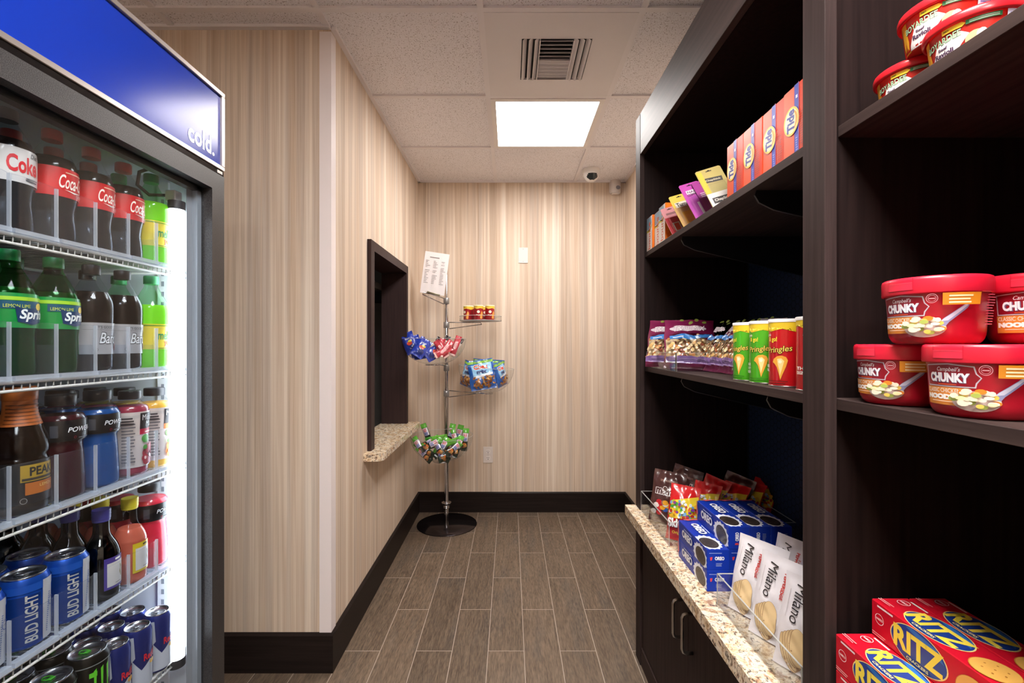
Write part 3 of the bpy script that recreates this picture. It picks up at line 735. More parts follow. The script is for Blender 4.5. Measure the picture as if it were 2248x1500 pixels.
# artwork: u in radians about the front, v = height in metres
def cola_art(z0, z1, diet=False):
    a = Art(); h = z1 - z0
    if diet:
        a.txt('#c9202a', 'Coke', -.75, z0 + h * .28, .45, z0 + h * .78, .03); a.txt('#222222', 'Diet', .1, z0 + h * .78, .5, z0 + h * .92, .01, .3)
        a.lines('#55555c', -.1, z0 + h * .08, .6, z0 + h * .2, 2, 3)
        return a
    a.txt('#f4e9dd', 'Coca-Cola', -.55, z0 + h * .30, 1.0, z0 + h * .78, .012, .35)
    a.poly('#f4e9dd', [(-.35, z0 + h * .26), (.1, z0 + h * .22), (.6, z0 + h * .25), (.1, z0 + h * .18)])
    a.lines('#e8b9a0', -.3, z0 + h * .84, .7, z0 + h * .92, 1, 5)
    for i in range(3): a.ring('#f0c9b8', .28 + i * .13, z0 + h * .13, .055, .0025, .0009 * 8 if False else .012, 12)
    for i in range(2): a.ring('#f0c9b8', .345 + i * .13, z0 + h * .09, .055, .0025, .012, 12)
    return a
COLA = mat('#120805', .15, spec=.2, name='cola'); ROOT = mat('#110a09', .15, spec=.2, name='root_beer')
coke_prof = [(.001, .003), (.022, 0), (.031, .003), (.0345, .012), (.0335, .035), (.0315, .055), (.033, .072), (.0355, .086), (.0360, .115), (.0355, .140), (.031, .155), (.022, .172), (.0145, .186), (.0125, .192), (.0125, .200)]
tall_prof = [(.001, .003), (.022, 0), (.031, .003), (.0345, .013), (.034, .045), (.0335, .07), (.035, .085), (.036, .11), (.0358, .135), (.032, .15), (.023, .170), (.0145, .187), (.0128, .195), (.0128, .203)]
def soda(label, kind):
    if kind == 'cola': sp = dict(prof=coke_prof, shell=M_PET, liq=COLA, level=.157, cap=(.0147, .191, .210, '#b8382c'), band=(.085, .137, RED, cola_art(.085, .137)))
    elif kind == 'diet': sp = dict(prof=coke_prof, shell=M_PET, liq=COLA, level=.157, cap=(.0147, .191, .210, '#6f6a6a'), band=(.085, .142, '#cfc9c6', cola_art(.085, .142, True)))
    elif kind == 'lime':
        a = Art(); z0, z1 = .083, .140
        a.rect('#9fce2e', -3.1, z1 - .012, 3.1, z1 - .006); a.rect('#10506a', -1.0, z1 - .026, 1.1, z1 - .013); a.txt('#d6d840', 'LEMON LIME', -.9, z1 - .024, .0, z1 - .0185, .01)
        a.poly('#16345f', [(-.55, z0 + .036), (-.2, z0 + .031), (.95, z0 + .037), (.95, z0 + .012), (.1, z0 + .005), (-.45, z0 + .010)])
        a.ell('#e9c53a', .42, z0 + .036, .17, .006); a.txt('#eef2f2', 'Sprite', -.4, z0 + .010, .85, z0 + .031, .03, .2)
        sp = dict(prof=tall_prof, shell=M_PETG, liq=mat('#0d4a20', .15, trans=.5, name='green_soda'), level=.15, cap=(.0148, .195, .214, '#0f7d3c'), band=(z0, z1, '#0d8a3a', a))
    elif kind == 'root':
        a = Art(); z0, z1 = .036, .098
        a.txt('#2b2728', "Barq's", -.5, z0 + .013, 1.0, z0 + .045, .06, .25); a.txt('#f4f2f2', "Barq's", -.48, z0 + .0145, .97, z0 + .0437, .012, .25)
        a.txt('#40393a', "IT'S GOOD", -.6, z0 + .051, .2, z0 + .056, .01); a.ell('#9c3b35', .62, z0 + .014, .16, .007)
        a.ring('#5c5858', -.65, z0 + .009, .11, .0042, .02, 12); a.rect('#77706f', -1.2, z0 + .048, 1.2, z0 + .0486)
        sp = dict(prof=tall_prof, shell=M_PET, liq=ROOT, level=.160, cap=(.0148, .195, .214, '#2b2526'), band=(z0, z1, '#a39fa0', a))
    elif kind == 'citrus':
        a = Art(); z0, z1 = .044, .102
        a.txt('#1f8a4a', 'mello', -.55, z0 + .022, .55, z0 + .042, .02, 0, 0); a.txt('#d4552c', 'yello', -.15, z0 + .006, .85, z0 + .023, .02)
        a.rect('#6aa23a', -3.1, z1 - .0045, 3.1, z1 - .0025); a.lines('#5c8a2c', -.6, z0 + .002, .6, z0 + .005, 1, 2)
        sp = dict(prof=tall_prof, shell=clear('pale_green_plastic', (.7, .95, .75) , extra=.6, rough=.05), liq=mat('#a8d838', .15, trans=.45, name='citrus_soda'), level=.146, cap=(.0148, .195, .214, '#2f9a5a'), band=(z0, z1, '#e2cb33', a))
    return bottle_thing('soda_bottle', sp, label, 'bottle')
wide_prof = [(.001, .003), (.024, 0), (.033, .003), (.0352, .012), (.0345, .05), (.0325, .085), (.0315, .1), (.0345, .108), (.0362, .118), (.0362, .142), (.0345, .150), (.028, .160), (.0215, .166), (.0205, .17), (.0205, .178)]
def sport(label, liq, capc='#1d1d22'):
    z0, z1 = .108, .146; a = Art()
    a.txt('#e4e6ea', 'POWERADE', -.55, z0 + .016, 1.15, z0 + .025, .012, .25); a.ring('#9a2a3a', -.25, z0 + .006, .06, .0025, .02, 12); a.lines('#8a8e98', -.1, z0 + .004, .7, z0 + .007, 1, 4)
    a.rect('#3a3c44', -1.2, z0 + .008, -.9, z0 + .03)
    return bottle_thing('sports_drink_bottle', dict(prof=wide_prof, shell=M_PET, liq=mat(liq, .2, trans=.25, name='sports_drink'), level=.155, cap=(.0222, .172, .192, capc), band=(z0, z1, '#0c0c10', a)), label, 'bottle')
juice_prof = [(.001, .003), (.024, 0), (.031, .003), (.033, .012), (.033, .06), (.0318, .085), (.033, .11), (.0345, .125), (.034, .142), (.029, .152), (.0205, .160), (.019, .164), (.019, .170)]
def juice(label, liq, strip, fruit, leaf):
    z0, z1 = .018, .138; a = Art()
    a.rect('#201c20', -.35, .100, .85, .135); a.txt('#dedcdc', 'Minute', -.22, .119, .75, .131, .02); a.txt('#dedcdc', 'Maid', .05, .104, .75, .117, .02)
    a.rect(strip, -3.1 if False else -.35, .088, .85, .100); a.lines('#f0e0d8', .0, .0915, .7, .0965, 1, 4)
    a.ell(leaf, .05, .078, .3, .009); r = random.Random(3)
    for k in range(9): a.ell(fruit, r.uniform(-.3, .7), r.uniform(.028, .062), r.uniform(.12, .24), r.uniform(.006, .011))
    for k in range(5): a.ell('#f2dcae' if 'orange' in label else '#f0c9c4', r.uniform(-.2, .6), r.uniform(.03, .06), .07, .0035)
    a.ell(leaf, -.1, .06, .14, .005); a.lines('#6a6468', -1.25, .03, -.6, .125, 14, 6); a.lines('#3a3438', -1.25, .112, -.6, .13, 3, 9, .6)
    return bottle_thing('juice_bottle', dict(prof=juice_prof, shell=M_PET, liq=mat(liq, .25, trans=.2, name='juice'), level=.150, cap=(.0205, .165, .183, '#26262a'), band=(z0, z1, '#cdbfba', a)), label, 'bottle')
tea_prof = [(.001, .003), (.026, 0), (.0345, .003), (.0365, .014), (.0365, .055), (.036, .088), (.0345, .094), (.037, .102), (.0372, .112), (.034, .130), (.026, .152), (.0215, .170), (.021, .19), (.021, .196)]
def tea(label):
    z0, z1 = .018, .088; a = Art()
    a.rect('#a8861f', -.75, .055, .7, .083); a.txt('#1c1712', 'PEAK', -.45, .064, .6, .079, .03); a.rect('#3a3024', -.7, .057, .6, .061)
    a.rect('#b5621c', -.6, .033, .65, .053); a.txt('#e3c070', 'LEMON', -.1, .044, .5, .049, .02); a.ring('#9a948e', -.65, .024, .12, .005, .02, 10)
    def ex(o, pr):
        m = MB(); m.lathe([(radius_at(pr, z) + .0006, z) for z in (.148, .16, .17, .18, .19)], mat('#a4541c', .5), 28, cap0=False, cap1=False)
        lay(m, Art().lines('#6b3310', -1.6, .152, 1.6, .188, 6, 8, .3), around(pr), .001, maxd=.12); m.build('neck_sleeve', o)
    return bottle_thing('iced_tea_bottle', dict(prof=tea_prof, shell=M_PET, liq=mat('#160a05', .15, spec=.2, name='tea'), level=.15, cap=(.0225, .19, .213, '#b05a1e'), band=(z0, z1, '#17110f', a), extra=ex), label, 'bottle')
wine_prof = [(.001, .004), (.022, 0), (.0285, .002), (.0305, .01), (.0305, .08), (.0300, .092), (.025, .108), (.016, .125), (.0135, .137), (.0133, .165), (.014, .168), (.014, .172)]
def wine(label, liq, capc, border, glass=None):
    a = Art(); a.rect(border, -.72, .022, .62, .085); a.rect('#cfcac6', -.56, .027, .62, .074)
    a.lines(WHT if border != '#d2b62a' else '#4a3c10', -.1, .0775, .4, .083, 1, 3, .7)
    a.poly('#8d7a3a', [(.3, .066), (.42, .06), (.3, .05), (.38, .04), (.34, .04), (.22, .05), (.36, .06), (.27, .064)]); a.lines('#8d8780', -.1, .031, .45, .034, 1, 3)
    pr = smooth_prof(wine_prof, 3)
    def ex(o, p):
        m = MB(); lay(m, a, around(pr), .0006, .0002, maxd=.12); m.build('label', o)
        t = MB(); t.lathe([(.0152, .160), (.0155, .162), (.0150, .165), (.0157, .168), (.0150, .171), (.0157, .174), (.015, .179)], mat(capc, .35), 24); t.build('screw_cap', o)
    sp = dict(prof=wine_prof, shell=glass or M_PET, liq=mat(liq, .15, trans=.3 if glass is None and liq != '#120a0d' else 0, name='wine'), level=.115, cap=(.0145, .155, .160, capc), extra=ex)
    return bottle_thing('small_wine_bottle', sp, label, 'bottle')
M_ALU = mat('#c3c6cc', .25, 1, name='aluminium')
def can(name, r, h, bodyc, art, label, tabc=None, group=None):
    o = empty(name, (0, 0, 0), 0, label, 'can', group)
    pr = [(r * .78, 0), (r * .82, .002), (r, .008), (r, h - .012), (r * .86, h - .003)]
    m = MB(); m.lathe(pr, mat(bodyc, .28, .55), 32, cap1=False)
    m.lathe([(r * .78, 0), (r * .82, .002), (r * .9, .005)], M_ALU, 32, cap1=False)
    lay(m, art, around(pr), .0004, .0002, maxd=.12, rough=.3); m.build('can_body', o)
    l = MB(); l.lathe([(r * .86, h - .003), (r * .875, h - .0005), (r * .86, h), (r * .82, h - .0015), (r * .80, h - .005), (r * .3, h - .0045), (.0005, h - .0045)], M_ALU, 32, cap0=False, cap1=False)
    l.lathe([(r * .42, h - .0043), (r * .42, h - .0036), (r * .38, h - .0036)], M_ALU, 20, (0, -r * .25, 0), cap0=False, cap1=False); l.build('lid', o)
    t = MB(); tm = mat(tabc, .35, .3) if tabc else M_ALU
    t.tube([(r * .17 * math.cos(a), r * .18 + r * .26 * math.sin(a), h - .0028) for a in [2 * math.pi * i / 14 for i in range(14)]], .0011, tm, 6, True)
    t.box(-r * .14, r * .14, -r * .12, r * .1, h - .0036, h - .0024, tm); t.build('pull_tab', o)
    return o
def beer_can(label):
    r, h = .0330, .1225; a = Art()
    a.rect('#0f2f6e', -1.35, .010, -.1, h - .03); a.txt('#b9b6ae', 'BUD LIGHT', -.72, .014, -.22, h - .030, .02, 0, 90)
    a.rect('#b7b6ba', -.02, .009, .62, h - .012); a.rect('#1d4ea8', -3.1, h - .025, 3.1, h - .0125); a.rect('#b7b6ba', -.02, h - .0255, .6, h - .0122)
    a.ring('#2a4a9a', .5, .068, .22, .008, .03, 18); a.lines('#54689a', .12, .02, .2, .09, 20, 3)
    return can('beer_can', r, h, '#1b4fb0', a, label)
def bull_can(label):
    r, h = .0262, .132; a = Art()
    a.poly('#b4b9c6', [(-1.2, .008), (.1, .008), (.1, .06), (-.6, .045), (-1.2, .07)]); a.poly('#b4b9c6', [(.1, .008), (.1, .06), (.5, .052), (.9, .008)])
    a.poly('#b4b9c6', [(-1.55, .12), (-1.1, .12), (-1.0, .075), (-1.45, .06)])
    a.txt('#cf2334', 'Red', -.45, .062, .3, .077, .03); a.txt('#cf2334', 'Bull', .35, .062, 1.1, .077, .03); a.ell('#d9a43a', .3, .054, .3, .005)
    return can('energy_drink_can', r, h, '#20307e', a, label)
def claw_can(label):
    r, h = .0330, .157; a = Art(); G = '#5ec32c'
    for x0, w_, b_ in ((-.55, .13, .045), (-.22, .14, .03), (.12, .13, .05)):
        a.poly(G, [(x0, .128), (x0 + w_, .132), (x0 + w_ * .9, .09), (x0 + w_ * 1.15, .06), (x0 + w_ * .35, b_), (x0 + w_ * .2, .09)])
    a.rect(G, -.75, .118, -.4, .127); a.lines('#7a7f80', -1.4, h - .018, 1.4, h - .0145, 1, 2, .5); a.txt('#e9ece9', 'MONSTER', -.6, .022, .4, .03, .03)
    return can('energy_drink_can', r, h, '#0c0f0e', a, label, '#3d9c2a')
R90 = R(90)
def put(o, x, y, z, label=None, group=None, first=False, rot=R90):
    if first: o.location = (x, y, z); o.rotation_euler = (0, 0, rot); return o
    return dup(o, (x, y, z), (0, 0, rot), label, group)
Zf = [z + .0055 for z in SZ]; XC = -.84; DX = .0755
# top shelf: the front bottle of every lane, then those behind
b1 = put(soda('red-capped cola bottle next to the green citrus soda, top cooler shelf', 'cola'), XC, 1.001, Zf[0], first=True)
put(b1, XC, .9245, Zf[0], 'middle of the three red-labelled cola bottles fronting the top cooler shelf')
put(b1, XC, .8455, Zf[0], 'red-labelled cola bottle next to the silver-labelled diet cola, top cooler shelf')
b2 = put(soda('silver-labelled diet cola bottle at left end of top cooler shelf', 'diet'), XC, .7685, Zf[0], first=True)
b3 = put(soda('bright green citrus soda bottle with yellow label, top cooler shelf beside lamp', 'citrus'), XC, 1.0785, Zf[0], first=True)
gB = 'bottles waiting behind the front row, top cooler shelf'
for y, s_, q in ((1.001, b1, 'nearest the citrus soda'), (.9245, b1, 'middle lane'), (.8455, b1, 'lane beside the diet cola')):
    put(s_, XC - DX, y, Zf[0], 'cola bottle in second row of top cooler shelf, ' + q, gB)
put(b2, XC - DX, .7685, Zf[0], 'diet cola bottle in second row of top cooler shelf', gB)
put(b3, XC - DX, 1.0785, Zf[0], 'citrus soda bottle in second row of top cooler shelf', gB)
# second shelf
b4 = put(soda('green lemon-lime soda bottle beside the root beer, second cooler shelf', 'lime'), XC, .848, Zf[1], first=True)
put(b4, XC, .7715, Zf[1], 'green lemon-lime soda bottle at the left edge of second cooler shelf')
b5 = put(soda('dark root beer bottle with silver label next to the green sodas', 'root'), XC, .9245, Zf[1], first=True)
put(b5, XC, .9985, Zf[1], 'dark root beer bottle with silver label next to the citrus soda')
put(b3, XC, 1.0785, Zf[1], 'bright green citrus soda bottle with yellow label, second cooler shelf')
gB = 'bottles waiting behind the front row, second cooler shelf'
for y, s_, q in ((.848, b4, 'lemon-lime soda bottle in second row of second shelf, right lane'), (.7715, b4, 'lemon-lime soda bottle in second row of second shelf, left lane'), (.9245, b5, 'root beer bottle in second row behind the left root beer'), (.9985, b5, 'root beer bottle in second row behind the right root beer'), (1.0785, b3, 'citrus soda bottle in second row of second cooler shelf')):
    put(s_, XC - DX, y, Zf[1], q, gB)
# third shelf
t1 = put(tea('iced tea bottle with orange cap and neck at left of third shelf'), XC, .790, Zf[2], first=True)
p1 = put(sport('dark red sports drink bottle with black label on third shelf', '#3c0a16'), XC, .862, Zf[2], first=True)
p2 = put(sport('blue sports drink bottle with black label on third shelf', '#0d4e92'), XC, .938, Zf[2], first=True)
j1 = put(juice('pink lemonade juice bottle with black block on label, third shelf', '#a8304a', '#b01c3c', '#a83040', '#4a9a3c'), XC, 1.018, Zf[2], first=True)
j2 = put(juice('pale orange juice bottle beside the lamp on third shelf', '#e2b24a', '#e0702a', '#e58a3a', '#7ab85a'), XC, 1.088, Zf[2], first=True)
gB = 'bottles standing behind the front row, third cooler shelf'
for k in (1, 2):
    row = ('second', 'third')[k - 1]
    put(p1, XC - DX * k, .862, Zf[2], 'dark red sports drink bottle, %s row of third shelf' % row, gB); put(p2, XC - DX * k, .938, Zf[2], 'blue sports drink bottle, %s row of third shelf' % row, gB)
    put(j1, XC - .07 * k, 1.018, Zf[2], 'pink lemonade juice bottle, %s row of third shelf' % row, gB); put(j2, XC - .07 * k, 1.088, Zf[2], 'orange juice bottle, %s row of third shelf' % row, gB)
    if k == 1: put(t1, XC - .078, .790, Zf[2], 'iced tea bottle in second row of third shelf', gB)
# fourth shelf
p3 = put(sport('bright pink sports drink bottle beside the lamp on fourth shelf', '#d8344a'), XC - .005, 1.080, Zf[3], first=True)
put(p3, XC - .005 - DX, 1.080, Zf[3], 'pink sports drink bottle in second row of fourth shelf'); put(p3, XC - .005 - DX * 2, 1.080, Zf[3], 'pink sports drink bottle in third row of fourth shelf')
w1 = put(wine('small pink wine bottle with yellow cap and yellow label', '#d9705a', '#cfc02e', '#d2b62a'), XC + .008, 1.008, Zf[3], first=True)
w2 = put(wine('small dark wine bottle with purple cap on fourth shelf, front', '#120a0d', '#3c3a86', '#4a3a86', clear('dark_glass', (.05, .05, .05), base=.03, rough=.04)), XC + .008, .938, Zf[3], first=True)
for k in (1, 2, 3):
    rw = ('second', 'third', 'fourth')[k - 1]
    put(w1, XC + .008 - .064 * k, 1.008, Zf[3], 'small yellow-capped wine bottle, %s row back on fourth shelf' % rw, 'yellow-capped wine bottles on fourth shelf')
    put(w2, XC + .008 - .064 * k, .938, Zf[3], 'small purple-capped wine bottle, %s row back on fourth shelf' % rw, 'purple-capped wine bottles on fourth shelf')
c1 = put(beer_can('blue beer can with white stripe next to the purple-capped wine'), XC + .004, .866, Zf[3], first=True)
put(c1, XC + .004, .792, Zf[3], 'blue beer can nearest the camera at left end of fourth shelf'); put(c1, XC + .004, .719, Zf[3], 'blue beer can cut off by the left frame edge')
for y, q in ((.866, 'right lane'), (.792, 'middle lane'), (.719, 'left lane')):
    put(c1, XC + .004 - .07, y, Zf[3], 'blue beer can in second row, %s of fourth shelf' % q, 'beer cans behind the front ones')
# bottom shelf
c2 = put(bull_can('slim blue and silver energy can beside the lamp foot, front row'), -.812, 1.060, Zf[4] - .003, first=True)
c3 = put(claw_can('tall black energy can with green claw marks, right front of bottom shelf'), -.812, .885, Zf[4] - .003, first=True)
lanes = [(1.060, 'lamp-side'), (1.003, 'second'), (.946, 'third')]
for i, (y, q) in enumerate(lanes):
    for k in range(5):
        if i == k == 0: continue
        put(c2, -.812 - .056 * k, y, Zf[4] - .003, 'slim blue energy can on bottom shelf, %s lane, row %s from front' % (q, ('one', 'two', 'three', 'four', 'five')[k]), 'slim energy cans on bottom shelf')
for i, (y, q) in enumerate([(.885, 'right'), (.815, 'left'), (.745, 'far left')]):
    for k in range(4):
        if i == k == 0: continue
        put(c3, -.812 - .069 * k, y, Zf[4] - .003, 'tall black energy can on bottom shelf, %s lane, row %s from front' % (q, ('one', 'two', 'three', 'four')[k]), 'tall energy cans on bottom shelf')
# ============================================================ goods on the bookcase
def carton(name, lx, ly, lz, col, arts, label, cat, loc, rot=0, group=None, rough=.35):
    """box standing on its base; arts = {face: Art} with u, v in metres from the lower left of the face"""
    m = MB(); m.box(-lx / 2, lx / 2, -ly / 2, ly / 2, 0, lz, mat(col, rough, spec=.3), .0012)
    fr_ = {'left': ((-lx / 2, ly / 2, 0), (0, -1, 0), (0, 0, 1)), 'front': ((-lx / 2, -ly / 2, 0), (1, 0, 0), (0, 0, 1)), 'top': ((-lx / 2, ly / 2, lz), (0, -1, 0), (1, 0, 0))}
    for k, a in arts.items(): lay(m, a, plane(*fr_[k]), .0003, .00012, rough=rough)
    return tag(m.build(name, None, loc, rot), label, cat, group)
def again(o, loc, label, rot=None, group=None):
    return dup(o, loc, rot if rot is not None else tuple(o.rotation_euler), label, group)
S1, S2, CT = 1.6682, 1.2082, .6282
# --- detergent cartons on the upper shelf
w_, h_ = .0805, .134
a = Art(); O, B, Y_ = '#d93a12', '#2436a8', '#f7c94a'
a.rect('#e04e18', 0, .002, .033, h_ - .002); a.rect(B, .034, 0, .049, h_); a.rect('#3b4cc0', .0375, .004, .0465, .035)
a.lines('#8d96dc', .039, .006, .045, .033, 6, 2, .4); a.rect('#dfe4f6', .040, .106, .0455, .112)
a.ell(Y_, .026, .068, .0245, .0275, 30); a.ell('#fdf0c4', .026, .068, .0205, .0235, 30); a.ell('#f09a2c', .030, .068, .016, .019, 24); a.ell('#fbe9c0', .025, .068, .0150, .0205, 24)
a.txt('#25308f', 'Tide', .0125, .047, .0365, .090, .045, .12, 90)
a.rect('#c93018', .0495, 0, .0505, h_); a.lines('#a82a18', .055, .012, .075, .075, 14, 5, .35)
t0 = carton('detergent_carton', .05, w_, h_, O, {'left': a}, 'orange detergent carton at left end of its row beside lip balm card', 'carton', (.555 + .025, 1.178 - w_ / 2, S1))
for i, q in enumerate(('second orange detergent carton from the lip balm card', 'third orange detergent carton from the lip balm card', 'orange detergent carton partly hidden behind the middle post')):
    again(t0, (.555 + .025 + (.0, .001, -.002)[i], 1.178 - .0825 * (i + 1) - w_ / 2, S1), q, group=None)
# --- dryer sheet cartons
a = Art(); a.rect('#e9e4e0', 0, .075, .068, .133); a.poly('#7f9db0', [(0, .133), (0, .09), (.03, .085), (.06, .105), (.05, .133)]); a.poly('#cfc24a', [(.0, .085), (.035, .078), (.066, .1), (.066, .094), (.035, .071), (0, .078)])
a.rect('#d8c9c4', 0, 0, .022, .075); a.rect('#e6dcd6', 0, 0, .068, .075); a.txt('#d2552a', 'bounce', .02, .006, .05, .112, .01, 0, 90)
f_ = Art().lines('#b8501a', .006, .012, .032, .04, 5, 3, .3).rect('#d8661a', .0, .0, .002, .133)
d0 = carton('dryer_sheet_carton', .04, .068, .135, '#ee7d1e', {'left': a, 'front': f_}, 'orange dryer sheet carton closest to the end panel of the bookcase', 'carton', (.552 + .02, 1.826, S1))
again(d0, (.560 + .02, 1.752, S1), 'orange dryer sheet carton between two others, set slightly back')
again(d0, (.552 + .02, 1.675, S1), 'orange dryer sheet carton next to the pink blister card')
# --- blister cards leaning in a row
def card(label, w, h, top, low, art, loc, yaw, lean):
    o = empty('blister_card', (loc[0], loc[1], loc[2] + .008), 0, label, 'blister card'); o.rotation_euler = (R(-lean - 3), R(-15), yaw + R(14))
    m = MB(); t = .0006; c = .004
    pts = [(-w / 2, 0), (w / 2, 0), (w / 2, h - c), (w / 2 - c, h), (-w / 2 + c, h), (-w / 2, h - c)]
    n = 6; m.add([(x, -t, z) for x, z in pts] + [(x, t, z) for x, z in pts], [tuple(range(n)), tuple(reversed(range(n, 2 * n)))] + [(i, n + i, n + (i + 1) % n, (i + 1) % n) for i in range(n)], mat(top, .35))
    ar = Art(); ar.rect(low, -w / 2 + .001, .002, w / 2 - .001, h * .62); ar.poly('#1c1416', [(-.008, h - .012), (.008, h - .012), (.008, h - .009), (.0025, h - .009), (.0025, h - .0065), (-.0025, h - .0065), (-.0025, h - .009), (-.008, h - .009)])
    ar.l += art.l; lay(m, ar, plane((0, -t, 0), (1, 0, 0), (0, 0, 1)), .0003, .00015); m.build('card', o)
    b = MB(); W_, D_ = w * .36, .012; z0, z1 = .006, h * .56
    v0 = [(-W_, -t, z0), (W_, -t, z0), (W_, -t, z1), (-W_, -t, z1)]; v1 = [(-W_ + .004, -D_, z0 + .004), (W_ - .004, -D_, z0 + .004), (W_ - .004, -D_, z1 - .004), (-W_ + .004, -D_, z1 - .004)]
    b.add(v0 + v1, [(4, 5, 6, 7), (0, 1, 5, 4), (1, 2, 6, 5), (2, 3, 7, 6), (3, 0, 4, 7)], M_ACRYL); b.build('blister', o)
    return o
def ctext(col, t, x0, z0, x1, z1, base=None):
    a = Art()
    if base: a.rect(base, x0 - .003, z0 - .003, x1 + .003, z1 + .003)
    return a.txt(col, t, x0, z0, x1, z1, .02)
a = Art().rect('#b9b2b0', -.012, .01, .012, .05).rect('#c8493c', -.008, .014, .008, .046).lines('#5a4a48', -.018, .09, .018, .1, 2, 2)
card('pink and red blister card between the cartons and the yellow card', .058, .125, '#c98a90', '#b33a44', a, (.578, 1.56, S1), R(-20), 27)
a = ctext('#2a2626', 'Tums', -.02, .085, .018, .102, '#d8d2c6'); a.rect('#d9a23a', -.014, .008, .014, .06)
card('yellow-topped antacid blister card with large dark lettering', .062, .138, '#d6bc54', '#c9a06a', a, (.576, 1.45, S1), R(-20), 27)
a = ctext('#5a3a5a', 'NAIL', -.016, .102, .012, .112, '#d8ccd2'); a.txt('#5a3a5a', 'CLIPPER', -.02, .09, .014, .099, .02); a.rect('#c9c2c8', -.004, .01, .003, .06)
card('bright purple nail clipper blister card', .060, .145, '#b24aa0', '#a8489c', a, (.576, 1.355, S1), R(-20), 27)
card('purple blister card tucked behind the nail clipper card', .058, .145, '#9a3a86', '#93407f', Art().lines('#d8c0d0', -.02, .08, .02, .1, 3, 3), (.610, 1.345, S1), R(-20), 24)
a = Art(); a.poly('#3a3836', [(-.024, .09), (.024, .086), (.026, .103), (-.022, .108)]); a.txt('#b9b29a', 'ChapStick', -.02, .092, .021, .1, .03, 0, -4); a.rect('#cdc8c2', -.034, .002, .034, .05); a.rect('#34302e', -.026, .012, .028, .033); a.txt('#d9d3c8', 'ChapStick', -.022, .0165, .024, .0285, .03); a.rect('#cfa83c', -.034, .05, -.02, .135)
card('tan and gold lip balm blister card leaning on the detergent', .070, .142, '#a8995e', '#9d8f5c', a, (.584, 1.245, S1), R(-22), 24)
# --- crisps cans
def crisp_can(label, col, flavour, loc, rot, r=.033, h=.145, top='#e6c62c', small=False):
    o = empty('crisps_can', loc, rot, label, 'can'); pr = [(r, 0), (r, h - .008)]
    m = MB(); m.lathe([(r * .99, 0), (r, .001), (r, h - .006)], mat(col, .3, coat=.3), 32)
    a = Art(); a.poly(top, [(-3.1, h - .007), (-3.1, h - .02), (-1.2, h - .016), (-.4, h - .027), (.6, h - .02), (1.4, h - .03), (3.1, h - .02), (3.1, h - .007)])
    if not small:
        a.txt('#e9e0d0', 'grab', -.75, h - .038, -.35, h - .031, .03); a.txt('#f0d83c', '& go!', -.55, h - .051, .1, h - .038, .03)
        a.txt('#3a1a10', 'Pringles', -.62, h * .48, .98, h * .60, .05, .1, 0, .35); a.txt('#ecd25a', 'Pringles', -.6, h * .485, .96, h * .595, .01, .1, 0, .35)
        a.poly('#e9a83a', [(.30, h * .10), (.40, h * .17), (.62, h * .30), (.72, h * .39), (.62, h * .44), (.40, h * .46), (.12, h * .45), (-.10, h * .41), (-.18, h * .36), (-.05, h * .34), (.10, h * .29), (.22, h * .19)]); a.poly('#f6dc96', [(.28, h * .16), (.42, h * .28), (.52, h * .38), (.36, h * .42), (.12, h * .41), (.16, h * .33), (.24, h * .26)]); a.ell('#fbf0cc', .3, h * .37, .1, h * .025)
        for k, w2 in enumerate(flavour.split()): a.txt('#f2efe6', w2, -1.15, h * (.28 - .06 * k), -.45, h * (.325 - .06 * k), .03)
        a.lines('#5a1a14' if col != '#4caf1e' else '#2c6a12', -.5, .006, .9, .016, 2, 3, .3)
    else:
        a.txt('#f0d9c0', 'Pringles', -.55, h * .28, .5, h * .4, .03, .1); a.poly('#efa44a', [(.3, h * .12), (.8, h * .1), (1.0, h * .5), (.7, h * .62), (.35, h * .35)])
        a.ell('#f1ead8', -.05, h * .56, .32, h * .09)
    lay(m, a, around(pr), .0004, .0002, maxd=.1); m.build('tube', o)
    MB().lathe([(r + .0012, h - .007), (r + .0016, h - .001), (r, h), (r * .95, h - .0012), (.001, h - .0012)], M_WHITE if not small else mat('#e9e2b8', .3), 32, cap0=False, cap1=False).build('lid', o)
    MB().lathe([(r + .0006, 0), (r + .0008, .002), (r + .0002, .0025)], M_STEEL, 32).build('rim', o)
    return o
RZ = R(-75)
g1 = crisp_can('green crisps can next to the trail mix bags', '#4caf1e', 'SOUR CREAM ONION', (.60, 1.165, S2), R(-80))
again(g1, (.60, 1.085, S2), 'green crisps can standing beside the red ones', (0, 0, R(-60)))
r1 = crisp_can('fully visible red crisps can with flying crisp artwork', '#c8161e', 'THE ORIGINAL', (.60, 1.003, S2), R(-66))
again(r1, (.60, .905, S2), 'red crisps can cut off by the middle post', (0, 0, R(-30)))
